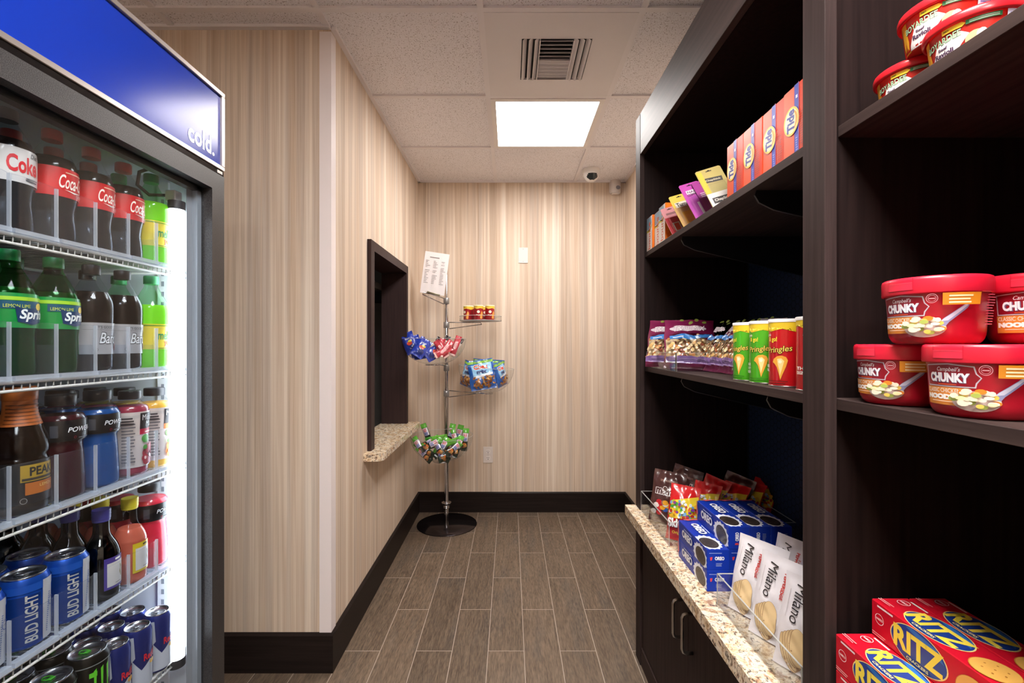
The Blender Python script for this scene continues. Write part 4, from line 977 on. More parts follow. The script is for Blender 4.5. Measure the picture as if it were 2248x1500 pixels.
# --- soft bags
def bag(name, w, h, t, col, art, label, cat, loc, rot, group=None, seed=1, crimp=.012, rough=.28, cut=.0, taper=.0, back=None):
    r = random.Random(seed); ph = [r.uniform(0, 6.3) for _ in range(6)]
    def thick(u, v):
        a = max(0, 1 - (2 * abs(u) / w) ** 3.2); vv = min(max((v - crimp) / (h - 2 * crimp), 0), 1)
        p = (max(0, 4 * vv * (1 - vv))) ** .5 * (1.12 - .35 * vv)
        wr = .0015 * (math.sin(u * 120 + ph[0] + v * 30) + math.sin(v * 95 + ph[1] - u * 60) + .7 * math.sin((u + v) * 190 + ph[2])) * (t / .04)
        return t / 2 * a * p + wr * a * (vv > 0) * (vv < 1)
    def wave(u, v): return .0015 * math.sin(u * 160 + ph[3]) * (1 if v > h * .5 else .3) + .003 * math.sin(u * 30 + ph[4]) * (v / h) ** 2
    def xs(u, v): return u * (1 - taper * v / h) * (1 + .02 * math.sin(v * 60 + ph[5]))
    def front(u, v, o): return (xs(u, v), -thick(u, v) - o + wave(u, v), v)
    nu, nv = 20, 28; m = MB(); F_ = []; B_ = []
    for j in range(nv + 1):
        for i in range(nu + 1):
            u = -w / 2 + w * i / nu; v = h * j / nv; p = front(u, v, 0); q = (p[0], thick(u, v) + wave(u, v) + .0004, v); F_.append(p); B_.append(q)
    def id_(i, j): return j * (nu + 1) + i
    n = len(F_); fs = []; bs = []; es = []
    for j in range(nv):
        for i in range(nu):
            fs.append((id_(i, j), id_(i + 1, j), id_(i + 1, j + 1), id_(i, j + 1))); bs.append((id_(i, j + 1), id_(i + 1, j + 1), id_(i + 1, j), id_(i, j)))
    m.add(F_, fs, mat(col, rough, coat=.4), True); m.add(B_, bs, mat(back or col, rough, coat=.4), True)
    ring = [id_(i, 0) for i in range(nu + 1)] + [id_(nu, j) for j in range(1, nv + 1)] + [id_(i, nv) for i in range(nu - 1, -1, -1)] + [id_(0, j) for j in range(nv - 1, 0, -1)]
    k = len(ring); m.add([F_[i] for i in ring] + [B_[i] for i in ring], [(i, (i + 1) % k, k + (i + 1) % k, k + i) for i in range(k)], mat(col, rough))
    if art: lay(m, art, front, .0011, .0003, maxd=.009, rough=rough, clipf=lambda p: abs(p[0]) <= w / 2 + 1e-5 and -1e-5 <= p[1] <= h + 1e-5, coat=.4)
    return tag(m.build(name, None, loc, rot), label, cat, group)
def bag2(o, loc, rot, label, group=None): return dup(o, loc, rot, label, group)
# trail mix
w_, h_ = .17, .20; a = Art(); r = random.Random(5)
a.rect('#c9b48e', -w_ / 2 + .005, .022, w_ / 2 - .005, .112)
for k in range(130):
    a.ell(r.choice(['#e0c38c', '#d9ae6c', '#f0dcae', '#c88a50', '#b0673a', '#e8d2a4', '#8d4a34', '#efe2c4']), r.uniform(-w_ / 2 + .008, w_ / 2 - .008), r.uniform(.026, .108), r.uniform(.004, .010), r.uniform(.003, .007), 8, r.uniform(0, 3))
a.rect('#7a5c96', -w_ / 2 + .005, .005, w_ / 2 - .005, .026); a.lines('#b09ac4', -.06, .008, .06, .022, 3, 3, .3)
a.ell('#cdbcc8', -.01, .132, .06, .012); a.txt('#4a2a44', 'TRAIL MIX', -.055, .120, .045, .142, .03, .2); a.txt('#efe6ea', 'TRAIL MIX', -.0555, .1215, .0445, .1425, .0, .2)
a.poly('#3a7cc4', [(-.07, .103), (-.02, .108), (.0, .098), (.05, .108), (.07, .116), (.07, .102), (.04, .094), (-.0, .086), (-.07, .090)]); a.lines('#dfe9f4', -.06, .094, -.025, .101, 1, 2)
for x, y in ((-.03, .165), (.02, .168), (.0, .155), (.045, .158)): a.ell('#7a8a3a', x, y, .008, .006, 8, .5)
TM = bag('trail_mix_bag', w_, h_, .05, '#7d1a4c', a, 'plum trail mix bag fully facing out, leftmost on middle shelf', 'snack bag', (.632, 1.625, S2 + .001), (R(-27), R(2), R(-16)), 'trail mix bags on the middle shelf', seed=3)
for k, (x, y, rx, rz, q) in enumerate([(.60, 1.745, -24, -24, 'plum trail mix bag peeking out behind the leftmost one'), (.655, 1.505, -34, -84, 'plum trail mix bag leaning just right of the foremost one'), (.66, 1.425, -36, -88, 'third plum trail mix bag leaning toward the crisps cans'),
                                         (.662, 1.35, -37, -90, 'fourth plum trail mix bag leaning toward the crisps cans'), (.665, 1.285, -36, -92, 'last plum trail mix bag beside the silver-edged bags')]):
    tb = bag2(TM, (x, y, S2 + .001), (R(rx), R(2), R(rz)), q)
    if k: tb.scale = (.6, .9, .97)
SB = bag('snack_bag', .08, .165, .03, '#8d8794', Art().lines('#c4bfca', -.035, .01, .035, .155, 16, 3, .5), 'silver-edged snack bag standing between trail mix and green crisps', 'snack bag', (.675, 1.232, S2 + .001), (R(-14), 0, R(-70)), seed=8)
dv = MB(); dv.box(.5495, .5525, 1.495, 1.53, S2, S2 + .062, mat('#3a342c', .3), .0006)
tr = MB(); zt = S2 + .06
def tray(label, x0, x1, y0, y1, z, h, name='acrylic_tray', hb=None):
    t = .003; o = empty(name, (x0, y0, z), 0, label, 'tray'); X, Y = x1 - x0, y1 - y0; hb = hb or h
    def wall(nm, a, b, c, d, hh):
        m = MB(); m.box(a, b, c, d, 0, hh - .0012, M_ACRYL); m.box(a - .0002, b + .0002, c - .0002, d + .0002, hh - .0012, hh, M_ACEDGE); m.build(nm, o)
    wall('front_panel', 0, t, 0, Y, h); wall('end_panel', t, X, 0, t, h); wall('end_panel', t, X, Y - t, Y, h); wall('back_panel', X - t, X, t, Y - t, hb)
    bx(t, X - t, t, Y - t, 0, .002, M_ACRYL).build('floor_panel', o)
    m = MB()
    for (a, b) in ((0, 0), (0, Y - t)): m.box(a - .0002, a + .0012, b, b + t, 0, h, M_ACEDGE)
    m.build('corner_edge', o); return o
t_ = tray('clear acrylic tray holding trail mix bags on middle shelf', .548, .80, 1.52, 1.855, S2, .062)
MBd = bx(-.001, .001, -.0015, .0035, 0, .062, mat('#3d3428', .35), .0003); e_ = MBd.build('divider', None); e_.parent = t_; e_.location = (-.0012, .0, .0)
KIDS.setdefault(t_.name, []).append(e_)
tray('clear acrylic tray holding candy bags at far end of worktop', .526, .946, 1.525, 1.855, CT, .08)
tray('clear acrylic tray holding white cookie bags at near end of worktop', .533, .90, .842, 1.189, CT, .08)
# candy bags
w_, h_ = .115, .19; a = Art(); r = random.Random(9)
a.poly('#f2d63a', [(-.05, .13), (.055, .16), (.055, .085), (-.05, .07)])
for k in range(60): a.ell(r.choice(['#3f9b3a', '#7a3a9a', '#e8b02c', '#b8342a', '#e86a1c', '#8fc23a', '#dfe8ee', '#6aa0c8']), r.uniform(-.05, .052), r.uniform(.078, .138), r.uniform(.004, .0075), r.uniform(.004, .007), 10)
a.txt('#3c0f12', 'Skittles', -.052, .044, .054, .078, .07, 0, 4); a.txt('#f6f2f2', 'Skittles', -.051, .046, .053, .077, .045, 0, 4)
a.txt('#e8c83a', 'Original', -.03, .022, .02, .034, .03, 0, 3)
SK = bag('candy_bag', w_, h_, .045, '#d01a1e', a, 'red fruit candy bag in front corner of the far acrylic tray', 'candy bag', (.573, 1.558, CT + .004), (R(-16), R(4), R(-30)), seed=4)
SK.scale = (.82, .9, .97)
a = Art(); a.txt('#f2eeee', "m&m's", -.045, .10, .045, .135, .09); a.txt('#4a2620', "m&m's", -.043, .102, .043, .133, .04); a.lines('#a8867a', -.03, .15, .03, .158, 2, 2)
for k in range(16): a.ell(r.choice(['#c8202a', '#3c8a3a', '#d9d4d0', '#e6a82a', '#3a62b8', '#8d6a5c', '#d8d0cc']), r.uniform(-.045, .045), r.uniform(.03, .075), .010, .009, 12)
MM = bag('candy_bag', w_, h_, .045, '#4a2a28', a, 'brown chocolate candy bag behind the front red candy bag', 'candy bag', (.572, 1.715, CT + .004), (R(-14), R(6), R(-26)), seed=6)
gC = None
for (x, y, z, rx, ry, rz, q, s_) in [(.655, 1.615, 0, -28, 2, -46, 'red fruit candy bag just right of the front-corner one', SK), (.70, 1.70, 0, -24, 12, -50, 'red fruit candy bag in second rank behind the cookie cartons', SK), (.75, 1.64, 0, -34, 2, -56, 'red fruit candy bag leaning third from the tray front', SK),
                                  (.79, 1.71, 0, -24, 8, -60, 'brown-backed candy bag standing high in the tray middle', MM), (.82, 1.66, 0, -34, 0, -58, 'red fruit candy bag leaning fourth from the tray front', SK), (.885, 1.69, 0, -34, 0, -60, 'red fruit candy bag last in line near the tray back', SK), (.65, 1.79, 0, -14, 8, -48, 'dark candy bag tip behind the first red bags', MM)]:
    bag2(s_, (x, y, CT + .004 + z), (R(rx), R(ry), R(rz)), q, gC)
# sandwich cookie cartons
LX, LZ, LY = .0612, .0572, .21
def oreo(Lw, flip=False):
    a = Art(); a.ell('#eef1fa', .165, Lw * .50, .043, Lw * .60, 26) if False else None
    # splash of cream behind the cookie
    pts = []; n = 30
    for i in range(n):
        q = 2 * math.pi * i / n; k = 1.0 if i % 2 else 1.16; pts.append((min(.2095, .165 + .042 * k * math.cos(q)), min(max(Lw * .36 + Lw * .50 * k * math.sin(q), .0006), Lw - .0006)))
    a.poly('#e9edf8', pts)
    pts = [(min(.209, .168 + .034 * math.cos(2 * math.pi * i / 26)), min(max(Lw * .37 + Lw * .40 * math.sin(2 * math.pi * i / 26), .001), Lw)) for i in range(26)]
    a.poly('#2e2523', pts); a.ring('#5c514c', .167, Lw * .38, .027, Lw * .31, .0016, 24); a.ring('#4d423e', .167, Lw * .38, .018, Lw * .2, .0014, 20)
    for i in range(10): q = 2 * math.pi * i / 10; a.ell('#5c514c', .167 + .022 * math.cos(q), Lw * .38 + Lw * .25 * math.sin(q), .002, .002, 6)
    a.txt('#0a1d6e', 'OREO', .034, Lw * .34, .114, Lw * .76, .08); a.txt('#eef1fa', 'OREO', .0345, Lw * .355, .113, Lw * .75, .05)
    a.rect('#cfd8f2', .05, Lw * .82, .108, Lw * .86); a.poly('#c9576a', [(0.001, Lw * .99), (.004, Lw * .99), (.012, Lw * .4), (.001, Lw * .2)])
    return a
fa = Art(); fa.lines('#8fa2dc', .006, .046, .05, .050, 1, 3); fa.poly('#d8434c', [(.008, .036), (.015, .037), (.013, .028), (.009, .027)]); fa.txt('#e9edf8', 'OREO', .021, .028, .047, .038, .06); fa.lines('#9fb0e4', .024, .012, .044, .022, 3, 4, .4)
fb = Art(); fb.txt('#e9edf8', 'OREO', .018, .022, .028, .046, .06, 0, 90); fb.poly('#d8434c', [(.017, .012), (.027, .012), (.026, .018), (.018, .017)]); fb.lines('#9fb0e4', .034, .01, .044, .045, 9, 4, .4)
BL = '#1334a4'
ox, oy = .533 + LX / 2, 1.2485 + LY / 2
o1 = carton('cookie_carton', LX, LY, LZ, BL, {'left': oreo(LZ), 'top': oreo(LX), 'front': fa}, 'bottom blue cookie carton at front edge of worktop', 'carton', (ox, oy, CT), 0, 'blue cookie cartons on the worktop')
again(o1, (ox, oy, CT + LZ), 'blue cookie carton second up, at front edge of worktop')
for i in range(1, 4):
    q = ('second', 'third', 'fourth')[i - 1]
    again(o1, (ox + LX * i, oy + .002, CT), 'bottom blue cookie carton in the %s column' % q); again(o1, (ox + LX * i, oy + .002, CT + LZ), 'middle blue cookie carton in the %s column' % q)
o2 = carton('cookie_carton', LZ, LY, LX, BL, {'left': oreo(LX), 'top': oreo(LZ), 'front': fb}, 'top-tier blue cookie carton with its side facing the aisle', 'carton', (.592 + LZ / 2, oy + .001, CT + 2 * LZ), 0, 'blue cookie cartons on the worktop')
again(o2, (.592 + LZ * 1.5 + .0004, oy + .001, CT + 2 * LZ), 'middle carton of the three on the top tier'); again(o2, (.592 + LZ * 2.5 + .0008, oy + .001, CT + 2 * LZ), 'top-tier blue cookie carton nearest the bookcase back')
# white cookie bags
w_, h_ = .125, .185; a = Art()
for k in range(4):
    c_ = -.034 - .0035 * k, .046 - .004 * k
a = Art()
for k in range(4, -1, -1):
    g_ = -.10 - .09 * k
    a.ell('#8a5f38', -.012 - .0052 * k, .050 - .0042 * k, .0165, .036, 28, -g_); a.ell('#dcc090', -.012 - .0052 * k + .0003, .0504 - .0042 * k, .0157, .0352, 28, -g_)
a.txt('#1f1a1c', 'Milano', -.036, .092, -.013, .168, 0, .2, -90); a.rect('#cfc8cc', -.0455, .098, -.0443, .155)
a.txt('#c2281f', 'PEPPERIDGE', .002, .098, .0095, .155, .04, 0, -90); a.txt('#c2281f', 'FARM', .0115, .113, .018, .14, .04, 0, -90)
ML = bag('cookie_bag', w_, h_, .034, '#e6e3e8', a, 'white cookie bag at far end of the near acrylic tray, closest to the cartons', 'cookie bag', (.583, 1.118, CT + .004), (R(-17), 0, R(-62)), seed=12, rough=.35)
for (x, y, rx, rz, q) in [(.585, 1.020, -18, -62, 'white cookie bag second from the far end, facing the aisle'), (.585, .918, -18, -60, 'white cookie bag nearest the middle post, facing the aisle'),
                          (.67, 1.128, -22, -66, 'white cookie bag standing behind the far facing one'), (.68, 1.035, -22, -66, 'white cookie bag behind the second facing one'), (.755, 1.125, -20, -70, 'white cookie bag deepest in the tray at its far end'), (.765, 1.03, -22, -70, 'white cookie bag deepest in the tray near its middle'), (.69, .94, -20, -62, 'white cookie bag behind the nearest facing one')]:
    bag2(ML, (x, y, CT + .004), (R(rx), 0, R(rz)), q)
# --- soup bowls
bowl_p = [(.042, 0), (.0465, .003), (.0505, .012), (.0515, .03), (.053, .055), (.0545, .068)]
def soup(label, loc, rot):
    o = empty('soup_bowl', loc, rot, label, 'soup bowl'); pr = smooth_prof(bowl_p, 3)
    m = MB().lathe(pr, mat('#a80e24', .33, coat=.2), 48); a = Art()
    a.poly('#c2bcc8', [(-.98, .0645), (-.35, .067), (.12, .064), (.16, .055), (.24, .050), (.16, .043), (.14, .0375), (-.98, .0375)])
    a.poly('#8a0f22', [(-.95, .0632), (-.35, .0655), (.10, .0627), (.135, .0545), (.215, .050), (.135, .0438), (.12, .039), (-.95, .039)])
    a.txt('#e4dee4', "Campbell's", -.62, .0555, -.12, .0625, .01, .35); a.txt('#6f6a86', 'CHUNKY', -.83, .0425, .05, .0548, .10); a.txt('#f0edf2', 'CHUNKY', -.84, .0432, .04, .0553, .055)
    a.rect('#e0662a', -.6, .0402, -.2, .0409); a.rect('#d98634', -.98, .0145, .02, .0368)
    a.txt('#e8d8c4', 'CLASSIC CHICKEN', -.95, .030, -.12, .0355, .02); a.txt('#f4f0ea', 'NOODLE', -.95, .0215, -.12, .0282, .09); a.rect('#f0dcc0', -.8, .0185, -.18, .0193)
    a.ell('#cdb8b4', .13, .0215, .42, .0125, 28); r = random.Random(2)
    a.poly('#8d90b8', [(.42, .029), (.50, .034), (.92, .053), (.99, .051), (.95, .047), (.60, .029), (.5, .021)]); a.poly('#c9cbe0', [(.44, .030), (.50, .0335), (.92, .052), (.96, .0505), (.58, .031)])
    for k in range(40):
        q = r.uniform(0, 6.28); d = r.uniform(0, 1) ** .5
        a.ell(r.choice(['#f0e4c0', '#f3ecd6', '#e8c45a', '#e8862c', '#a8b85a', '#efe3cc', '#f4e6b0']), .13 + .38 * d * math.cos(q), .0245 + .0105 * d * math.sin(q), r.uniform(.05, .10), r.uniform(.002, .0036), 10)
    a.ring('#c98a92', .29, .060, .10, .0062, .012, 22); a.ring('#c98a92', .29, .060, .07, .0042, .008, 18); a.rect('#c98a92', .24, .0592, .34, .0606)
    a.rect('#d08420', .46, .051, 1.12, .0665); a.lines('#f0dcb0', .56, .053, 1.05, .0655, 3, 4, .5); a.lines('#c04a60', 1.25, .025, 1.5, .066, 12, 5, .4)
    lay(m, a, around(pr), .0004, .00013, maxd=.07, rough=.35); m.build('bowl', o)
    l = MB(); Lc = mat('#d01a34', .35)
    l.lathe([(.0555, .0672), (.0583, .0675), (.0588, .069), (.0588, .086), (.0578, .0895), (.0555, .0908), (.053, .0908), (.052, .0895), (.001, .0895)], Lc, 56, cap0=False, cap1=False)
    l.build('lid', o)
    t = MB(); fn = around([(.0588, .06), (.0588, .1)]); ta = Art(); ta.rect('#bc1430', -.62, .073, -.605, .089); ta.rect('#bc1430', -.05, .073, -.035, .089); ta.rect('#dc2a44', -.605, .0735, -.05, .083); ta.rect('#e04a5e', -.605, .0825, -.05, .0832); lay(t, ta, fn, .0003, .0002, maxd=.1); t.build('tear_tab', o)
    return o
SR = R(-58)
s0 = soup('lower red soup bowl at the left, far end of its shelf', (.601, .709, 1.2085), R(-68))
again(s0, (.603, .588, 1.2085), 'lower red soup bowl nearest the camera', (0, 0, R(-60)))
again(s0, (.745, .60, 1.2085), 'lower red soup bowl deeper on the shelf, behind the nearest one', (0, 0, R(-60)))
again(s0, (.597, .648, 1.2085 + .0912), 'red soup bowl stacked on top, fully visible', (0, 0, R(-62)))
again(s0, (.705, .612, 1.2085 + .0912), 'stacked red soup bowl cut off by the right frame edge', (0, 0, R(-40)))
# --- pasta bowls on the upper shelf
def pasta(label, loc, rot):
    o = empty('pasta_bowl', loc, rot, label, 'pasta bowl'); pr = [(.040, 0), (.042, .003), (.0465, .045)]
    m = MB().lathe(pr, mat('#c0261c', .33), 44); a = Art()
    a.poly('#e0a02a', [(-1.15, .0), (-.8, .0), (-.85, .044), (-1.15, .044)]); a.poly('#e6e0de', [(-.8, .001), (-.55, .027), (.05, .034), (.25, .027), (-.2, .001)])
    a.txt('#123c20', 'BOYARDEE', -.88, .0265, .08, .0355, .05, 0, 0, .3); a.txt('#a9c8a4', 'BOYARDEE', -.88, .027, .08, .0352, .02, 0, 0, .3)
    a.txt('#3c2440', 'Beef', -.5, .0195, -.25, .0235, .03); a.txt('#3c2440', 'Ravioli', -.62, .0115, -.1, .0182, .04)
    a.poly('#e8c63a', [(-.35, .0375), (-.35, .0435), (.1, .0435), (.18, .0405), (.1, .0375)]); a.txt('#2c5a2a', 'NO', -.3, .0395, -.18, .042, .02); a.rect('#1c6a3a', .18, .0378, .9, .0432); a.lines('#cfe0c8', .25, .039, .85, .0425, 2, 2, .4)
    a.ell('#c9a47c', .38, .018, .22, .010, 18); a.ell('#e9ddc8', .5, .022, .11, .006, 12); a.ell('#5c9a3a', .2, .010, .16, .004, 10); a.ell('#d8552a', .35, .007, .2, .004, 12)
    a.rect('#cfc9de', 1.0, .002, 1.75, .044); a.lines('#6a62a0', 1.05, .005, 1.7, .042, 8, 4, .4)
    lay(m, a, around(pr), .0004, .00013, maxd=.07); m.build('bowl', o)
    MB().lathe([(.049, .0445), (.0515, .045), (.052, .047), (.052, .0525), (.051, .0555), (.049, .057), (.046, .0562), (.001, .0562)], clear('translucent_red_lid', (.9, .2, .2), base=.05, rough=.15, haze=(lin('#d8202c'), .8)), 48, cap0=False, cap1=False).build('lid', o)
    return o
q0 = pasta('lower pasta bowl farther from the camera on the upper shelf', (.634, .722, 1.6702), R(-58))
again(q0, (.62, .617, 1.6702), 'pasta bowl nearest the camera on the upper shelf', (0, 0, R(-64)))
again(q0, (.628, .668, 1.6702 + .0572), 'pasta bowl stacked on top of two others', (0, 0, R(-55)))
# --- cracker cartons
CX, CZ, CY = .059, .0575, .27
def ritz(w):
    a = Art(); a.rect('#f0e2e0', .012, w * .88, .042, w * .93)
    cxx, cyy = .085, w * .5
    a.ell('#f0dc8c', cxx, cyy, .0475, w * .56 if False else w * .495, 40); a.ell('#1c3a8c', cxx, cyy, .0455, w * .475, 40)
    a.poly('#2a6cb8', [(cxx - .01, cyy + w * .46), (cxx + .03, cyy + w * .35), (cxx + .042, cyy + w * .1), (cxx + .02, cyy + w * .2), (cxx - .02, cyy + w * .4)])
    a.txt('#f3da4c', 'RITZ', cxx - .041, cyy - w * .27, cxx + .041, cyy + w * .30, .04); a.rect('#122a6c', cxx - .02, cyy - w * .42, cxx + .02, cyy - w * .31); a.txt('#e8d9a0', 'CRACKERS', cxx - .018, cyy - w * .405, cxx + .018, cyy - w * .325, .03)
    for k, c_ in enumerate((.168, .222)):
        a.ell('#b8792c', c_, w * .42, .0255, w * .40, 30); a.ell('#d9a552', c_, w * .425, .0245, w * .385, 30)
        for j in range(7): q = 2 * math.pi * j / 6; a.ell('#a86f28', c_ + (.013 * math.cos(q) if j else 0), w * .425 + (w * .2 * math.sin(q) if j else 0), .0014, .0014, 6)
    a.ring('#f0dcdc', .020, w * .6, .0085, .0085, .0009, 24); a.txt('#f0dcdc', 'NABISCO', .0135, w * .6 - .0018, .0265, w * .6 + .0018, .03)
    a.lines('#e8b8b8', .006, w * .10, .036, w * .22, 2, 3, .35)
    return a
fr2 = Art().rect('#8d0f1c', .002, .002, CX - .002, CZ - .002).txt('#f3da4c', 'RITZ', .012, .02, .047, .036, .04)
k0 = carton('cracker_carton', CX, CY, CZ, '#c4142a', {'left': ritz(CZ), 'top': ritz(CX), 'front': fr2}, 'red cracker carton on top of the stack, left of the two highest', 'carton', (.5895 + CX / 2, .752 - CY / 2, .8275), 0, 'red cracker cartons at the bottom right')
again(k0, (.5895 + CX * 1.5 + .0015, .752 - CY / 2, .8275), 'red cracker carton on top of the stack, deeper one')
again(k0, (.531 + CX / 2, .752 - CY / 2, .77), 'red cracker carton one step lower, at shelf front')
again(k0, (.531 + CX * 1.5 + .0005, .752 - CY / 2, .77), 'red cracker carton directly under the left top one'); again(k0, (.531 + CX * 2.5 + .001, .752 - CY / 2, .77), 'red cracker carton directly under the deeper top one')
for j, nm in enumerate(('third', 'fourth', 'bottom')):
    z = .77 - CZ * (j + 1) - .0005
    if z < .594: break
    for i, q in enumerate(('front', 'middle', 'rear')): again(k0, (.531 + CX * (i + .5) + .0005 * i, .752 - CY / 2, z), 'red cracker carton in the %s layer down, %s column' % (nm, q), group='hidden cracker cartons')
# ============================================================ the display stand in the far corner
SX, SY = -.459, 3.32
st = empty('display_stand', (SX, SY, 0), 0, 'chrome pole display stand with round base in the far left corner', 'display stand')
MB().lathe([(.213, 0), (.215, .002), (.213, .006), (.02, .007)], mat('#3d3739', .16, .85, name='dark_polished_plate'), 64, (.005, -.005, 0)).build('base_plate', st)
MB().lathe([(.0175, .006), (.0165, .14), (.0165, .98)], M_CHROME, 20).build('lower_pole', st)
MB().lathe([(.0135, .98), (.0135, 1.55), (.009, 1.56), (.009, 1.862), (.006, 1.866)], M_CHROME, 20).build('upper_pole', st)
MB().lathe([(.018, .118), (.024, .12), (.024, .124), (.018, .127), (.024, .13), (.024, .134), (.019, .137), (.032, .15), (.036, .158), (.033, .16), (.018, .15)], M_CHROME, 24).build('collar', st)
M_CLAMP = mat('#9a9898', .35, .6)
def clamp(z): MB().lathe([(.019, -.022), (.021, -.02), (.021, .02), (.019, .022)], M_CLAMP, 16).build('clamp', st, (0, 0, z))
zz = lambda y, Y=SY: 1.3 + (755 - y) * Y / F
for y in (661, 714, 808, 864, 1030): clamp(zz(y) if y < 1000 else .50)
def arm(pts): MB().tube([(x - SX, y - SY, z) for x, y, z in pts], .0035, M_CHROME, 8).build('arm', st)
# sign holder arm, tray arm, bowl arms
arm([(SX - .02, SY, zz(655)), (px(945, 0, 3.28).x, 3.22, zz(648)), (px(932, 0, 3.28).x, 3.22, zz(646)), (px(932, 0, 3.28).x, 3.21, zz(650)), (SX - .02, SY, zz(668))])
arm([(SX + .02, SY, zz(708)), (px(1055, 0, 3.28).x, 3.27, zz(709)), (px(1058, 0, 3.28).x, 3.27, zz(713)), (SX + .02, SY, zz(722))])
B1, B2, B3 = (-.510, 3.10, 1.162), (-.180, 3.20, .962), (-.457, 3.08, .522)
arm([(SX, SY - .02, zz(803)), (B1[0], B1[1] + .06, B1[2] - .004), (B1[0], B1[1], B1[2] - .006)])
arm([(SX + .02, SY, zz(858)), (B2[0], B2[1], B2[2] - .007)]); arm([(SX + .02, SY, zz(872)), (B2[0] - .07, B2[1] + .02, B2[2] - .012), (B2[0] - .04, B2[1] + .02, B2[2] - .007)])
arm([(SX, SY - .02, .50), (B3[0], B3[1] + .05, B3[2] - .006), (B3[0], B3[1], B3[2] - .006)])
# bowls, ends of the arms
def bowl(c, r, h, tilt, label):
    o = empty('acrylic_bowl', c, 0, label, 'bowl'); o.rotation_euler = (0, tilt, 0)
    pts = [(.001, 0)] + [(r * math.sin(a) ** .8, h * (1 - math.cos(a))) for a in [R(90) * i / 12 for i in range(2, 13)]]
    MB().lathe(pts, M_BOWL, 48, cap0=False, cap1=False).build('bowl_shell', o)
    MB().tube([(r * math.cos(a), r * math.sin(a), h) for a in [2 * math.pi * i / 48 for i in range(48)]], .0012, M_ACEDGE, 6, True).build('rim', o)
    MB().tube([(.06 * math.cos(a), .06 * math.sin(a), -.003) for a in [2 * math.pi * i / 24 for i in range(24)]], .003, M_CHROME, 6, True).build('support_ring', o)
    return o
M_BOWL = clear('bowl_acrylic', (.955, .965, .965), base=.01, extra=1.0, rough=.05)
bowl(B1, .212, .172, 0, 'upper clear bowl of blue snack packs and candy bars on the stand')
bowl(B2, .193, .178, R(5), 'middle clear bowl full of blue snack mix bags, right of the pole')
bowl(B3, .207, .168, 0, 'lowest clear bowl of green and black granola bars on the stand')
# clear tray with the small crisps cans
to = empty('acrylic_tray', (px(1055, 0, 3.27).x, 3.27, zz(706, 3.27)), 0, 'small round clear tray of snack cans on the stand', 'tray'); tr_ = .148
MB().lathe([(.001, 0), (.138, 0), (.138, .003), (.001, .003)], mat('#c9c4c2', .25, trans=.3), 40, cap0=False, cap1=False).build('tray_floor', to)
MB().lathe([(.138, .002), (tr_, .004), (tr_, .036)], M_BOWL, 40, cap0=False, cap1=False).build('tray_wall', to)
for z in (.004, .036): MB().tube([(tr_ * math.cos(a), tr_ * math.sin(a), z) for a in [2 * math.pi * i / 40 for i in range(40)]], .0018, M_ACEDGE, 6, True).build('rim', to)
k0_ = crisp_can('small red crisps can at right end of the tray', '#a01a24', '', (0, 0, 0), 0, .0325, .105, '#e6c040', True)
zt = to.location.z + .0032
k0_.location = (px(1075, 0, 3.17).x, 3.20, zt); k0_.rotation_euler = (0, 0, R(8))
again(k0_, (px(1050, 0, 3.17).x, 3.195, zt), 'small red crisps can in the middle of the front three', (0, 0, R(5)))
again(k0_, (px(1029, 0, 3.17).x - .01, 3.235, zt), 'small red crisps can at left end of the tray', (0, 0, R(-40)))
again(k0_, (px(1062, 0, 3.27).x, 3.285, zt), 'small red crisps can behind the front ones, right', (0, 0, R(20))); again(k0_, (px(1040, 0, 3.27).x, 3.305, zt), 'small red crisps can behind the front ones, left', (0, 0, R(70)))
# price list sheet in its clip
YS = 3.22; q4 = [px(922, 642, YS), px(975, 650, YS), px(987, 565, YS), px(934, 551, YS)]
so = empty('price_sheet', q4[0], 0, 'white printed price sheet clipped beside the pole top', 'sign')
U = (q4[1] - q4[0]); V = (q4[3] - q4[0]); m = MB()
m.add([(0, 0, 0), U, U + V, V, (0, .0012, 0), U + Vector((0, .0012, 0)), U + V + Vector((0, .0012, 0)), V + Vector((0, .0012, 0))], [(0, 1, 2, 3), (7, 6, 5, 4), (0, 4, 5, 1), (1, 5, 6, 2), (2, 6, 7, 3), (3, 7, 4, 0)], mat('#efe9ea', .5))
a = Art(); a.lines('#8d8888', .22, .86, .62, .9, 1, 2, .6); r = random.Random(1)
for c_ in (.08, .40, .72):
    for k in range(15):
        if r.random() < .85: a.rect('#a39ea0', c_, .25 + k * .038, c_ + r.uniform(.08, .2), .25 + k * .038 + .013)
lay(m, a, lambda u, v, o: U * u + V * v + Vector((0, -o, 0)), .0006); m.build('sheet', so)
c_ = MB(); p0 = px(938, 641, YS) - q4[0]; p1 = px(966, 649, YS) - q4[0]; c_.tube([p0 + Vector((0, -.004, 0)), p1 + Vector((0, -.004, 0))], .006, mat('#8f8a72', .3, .5), 8); c_.build('clip', so)
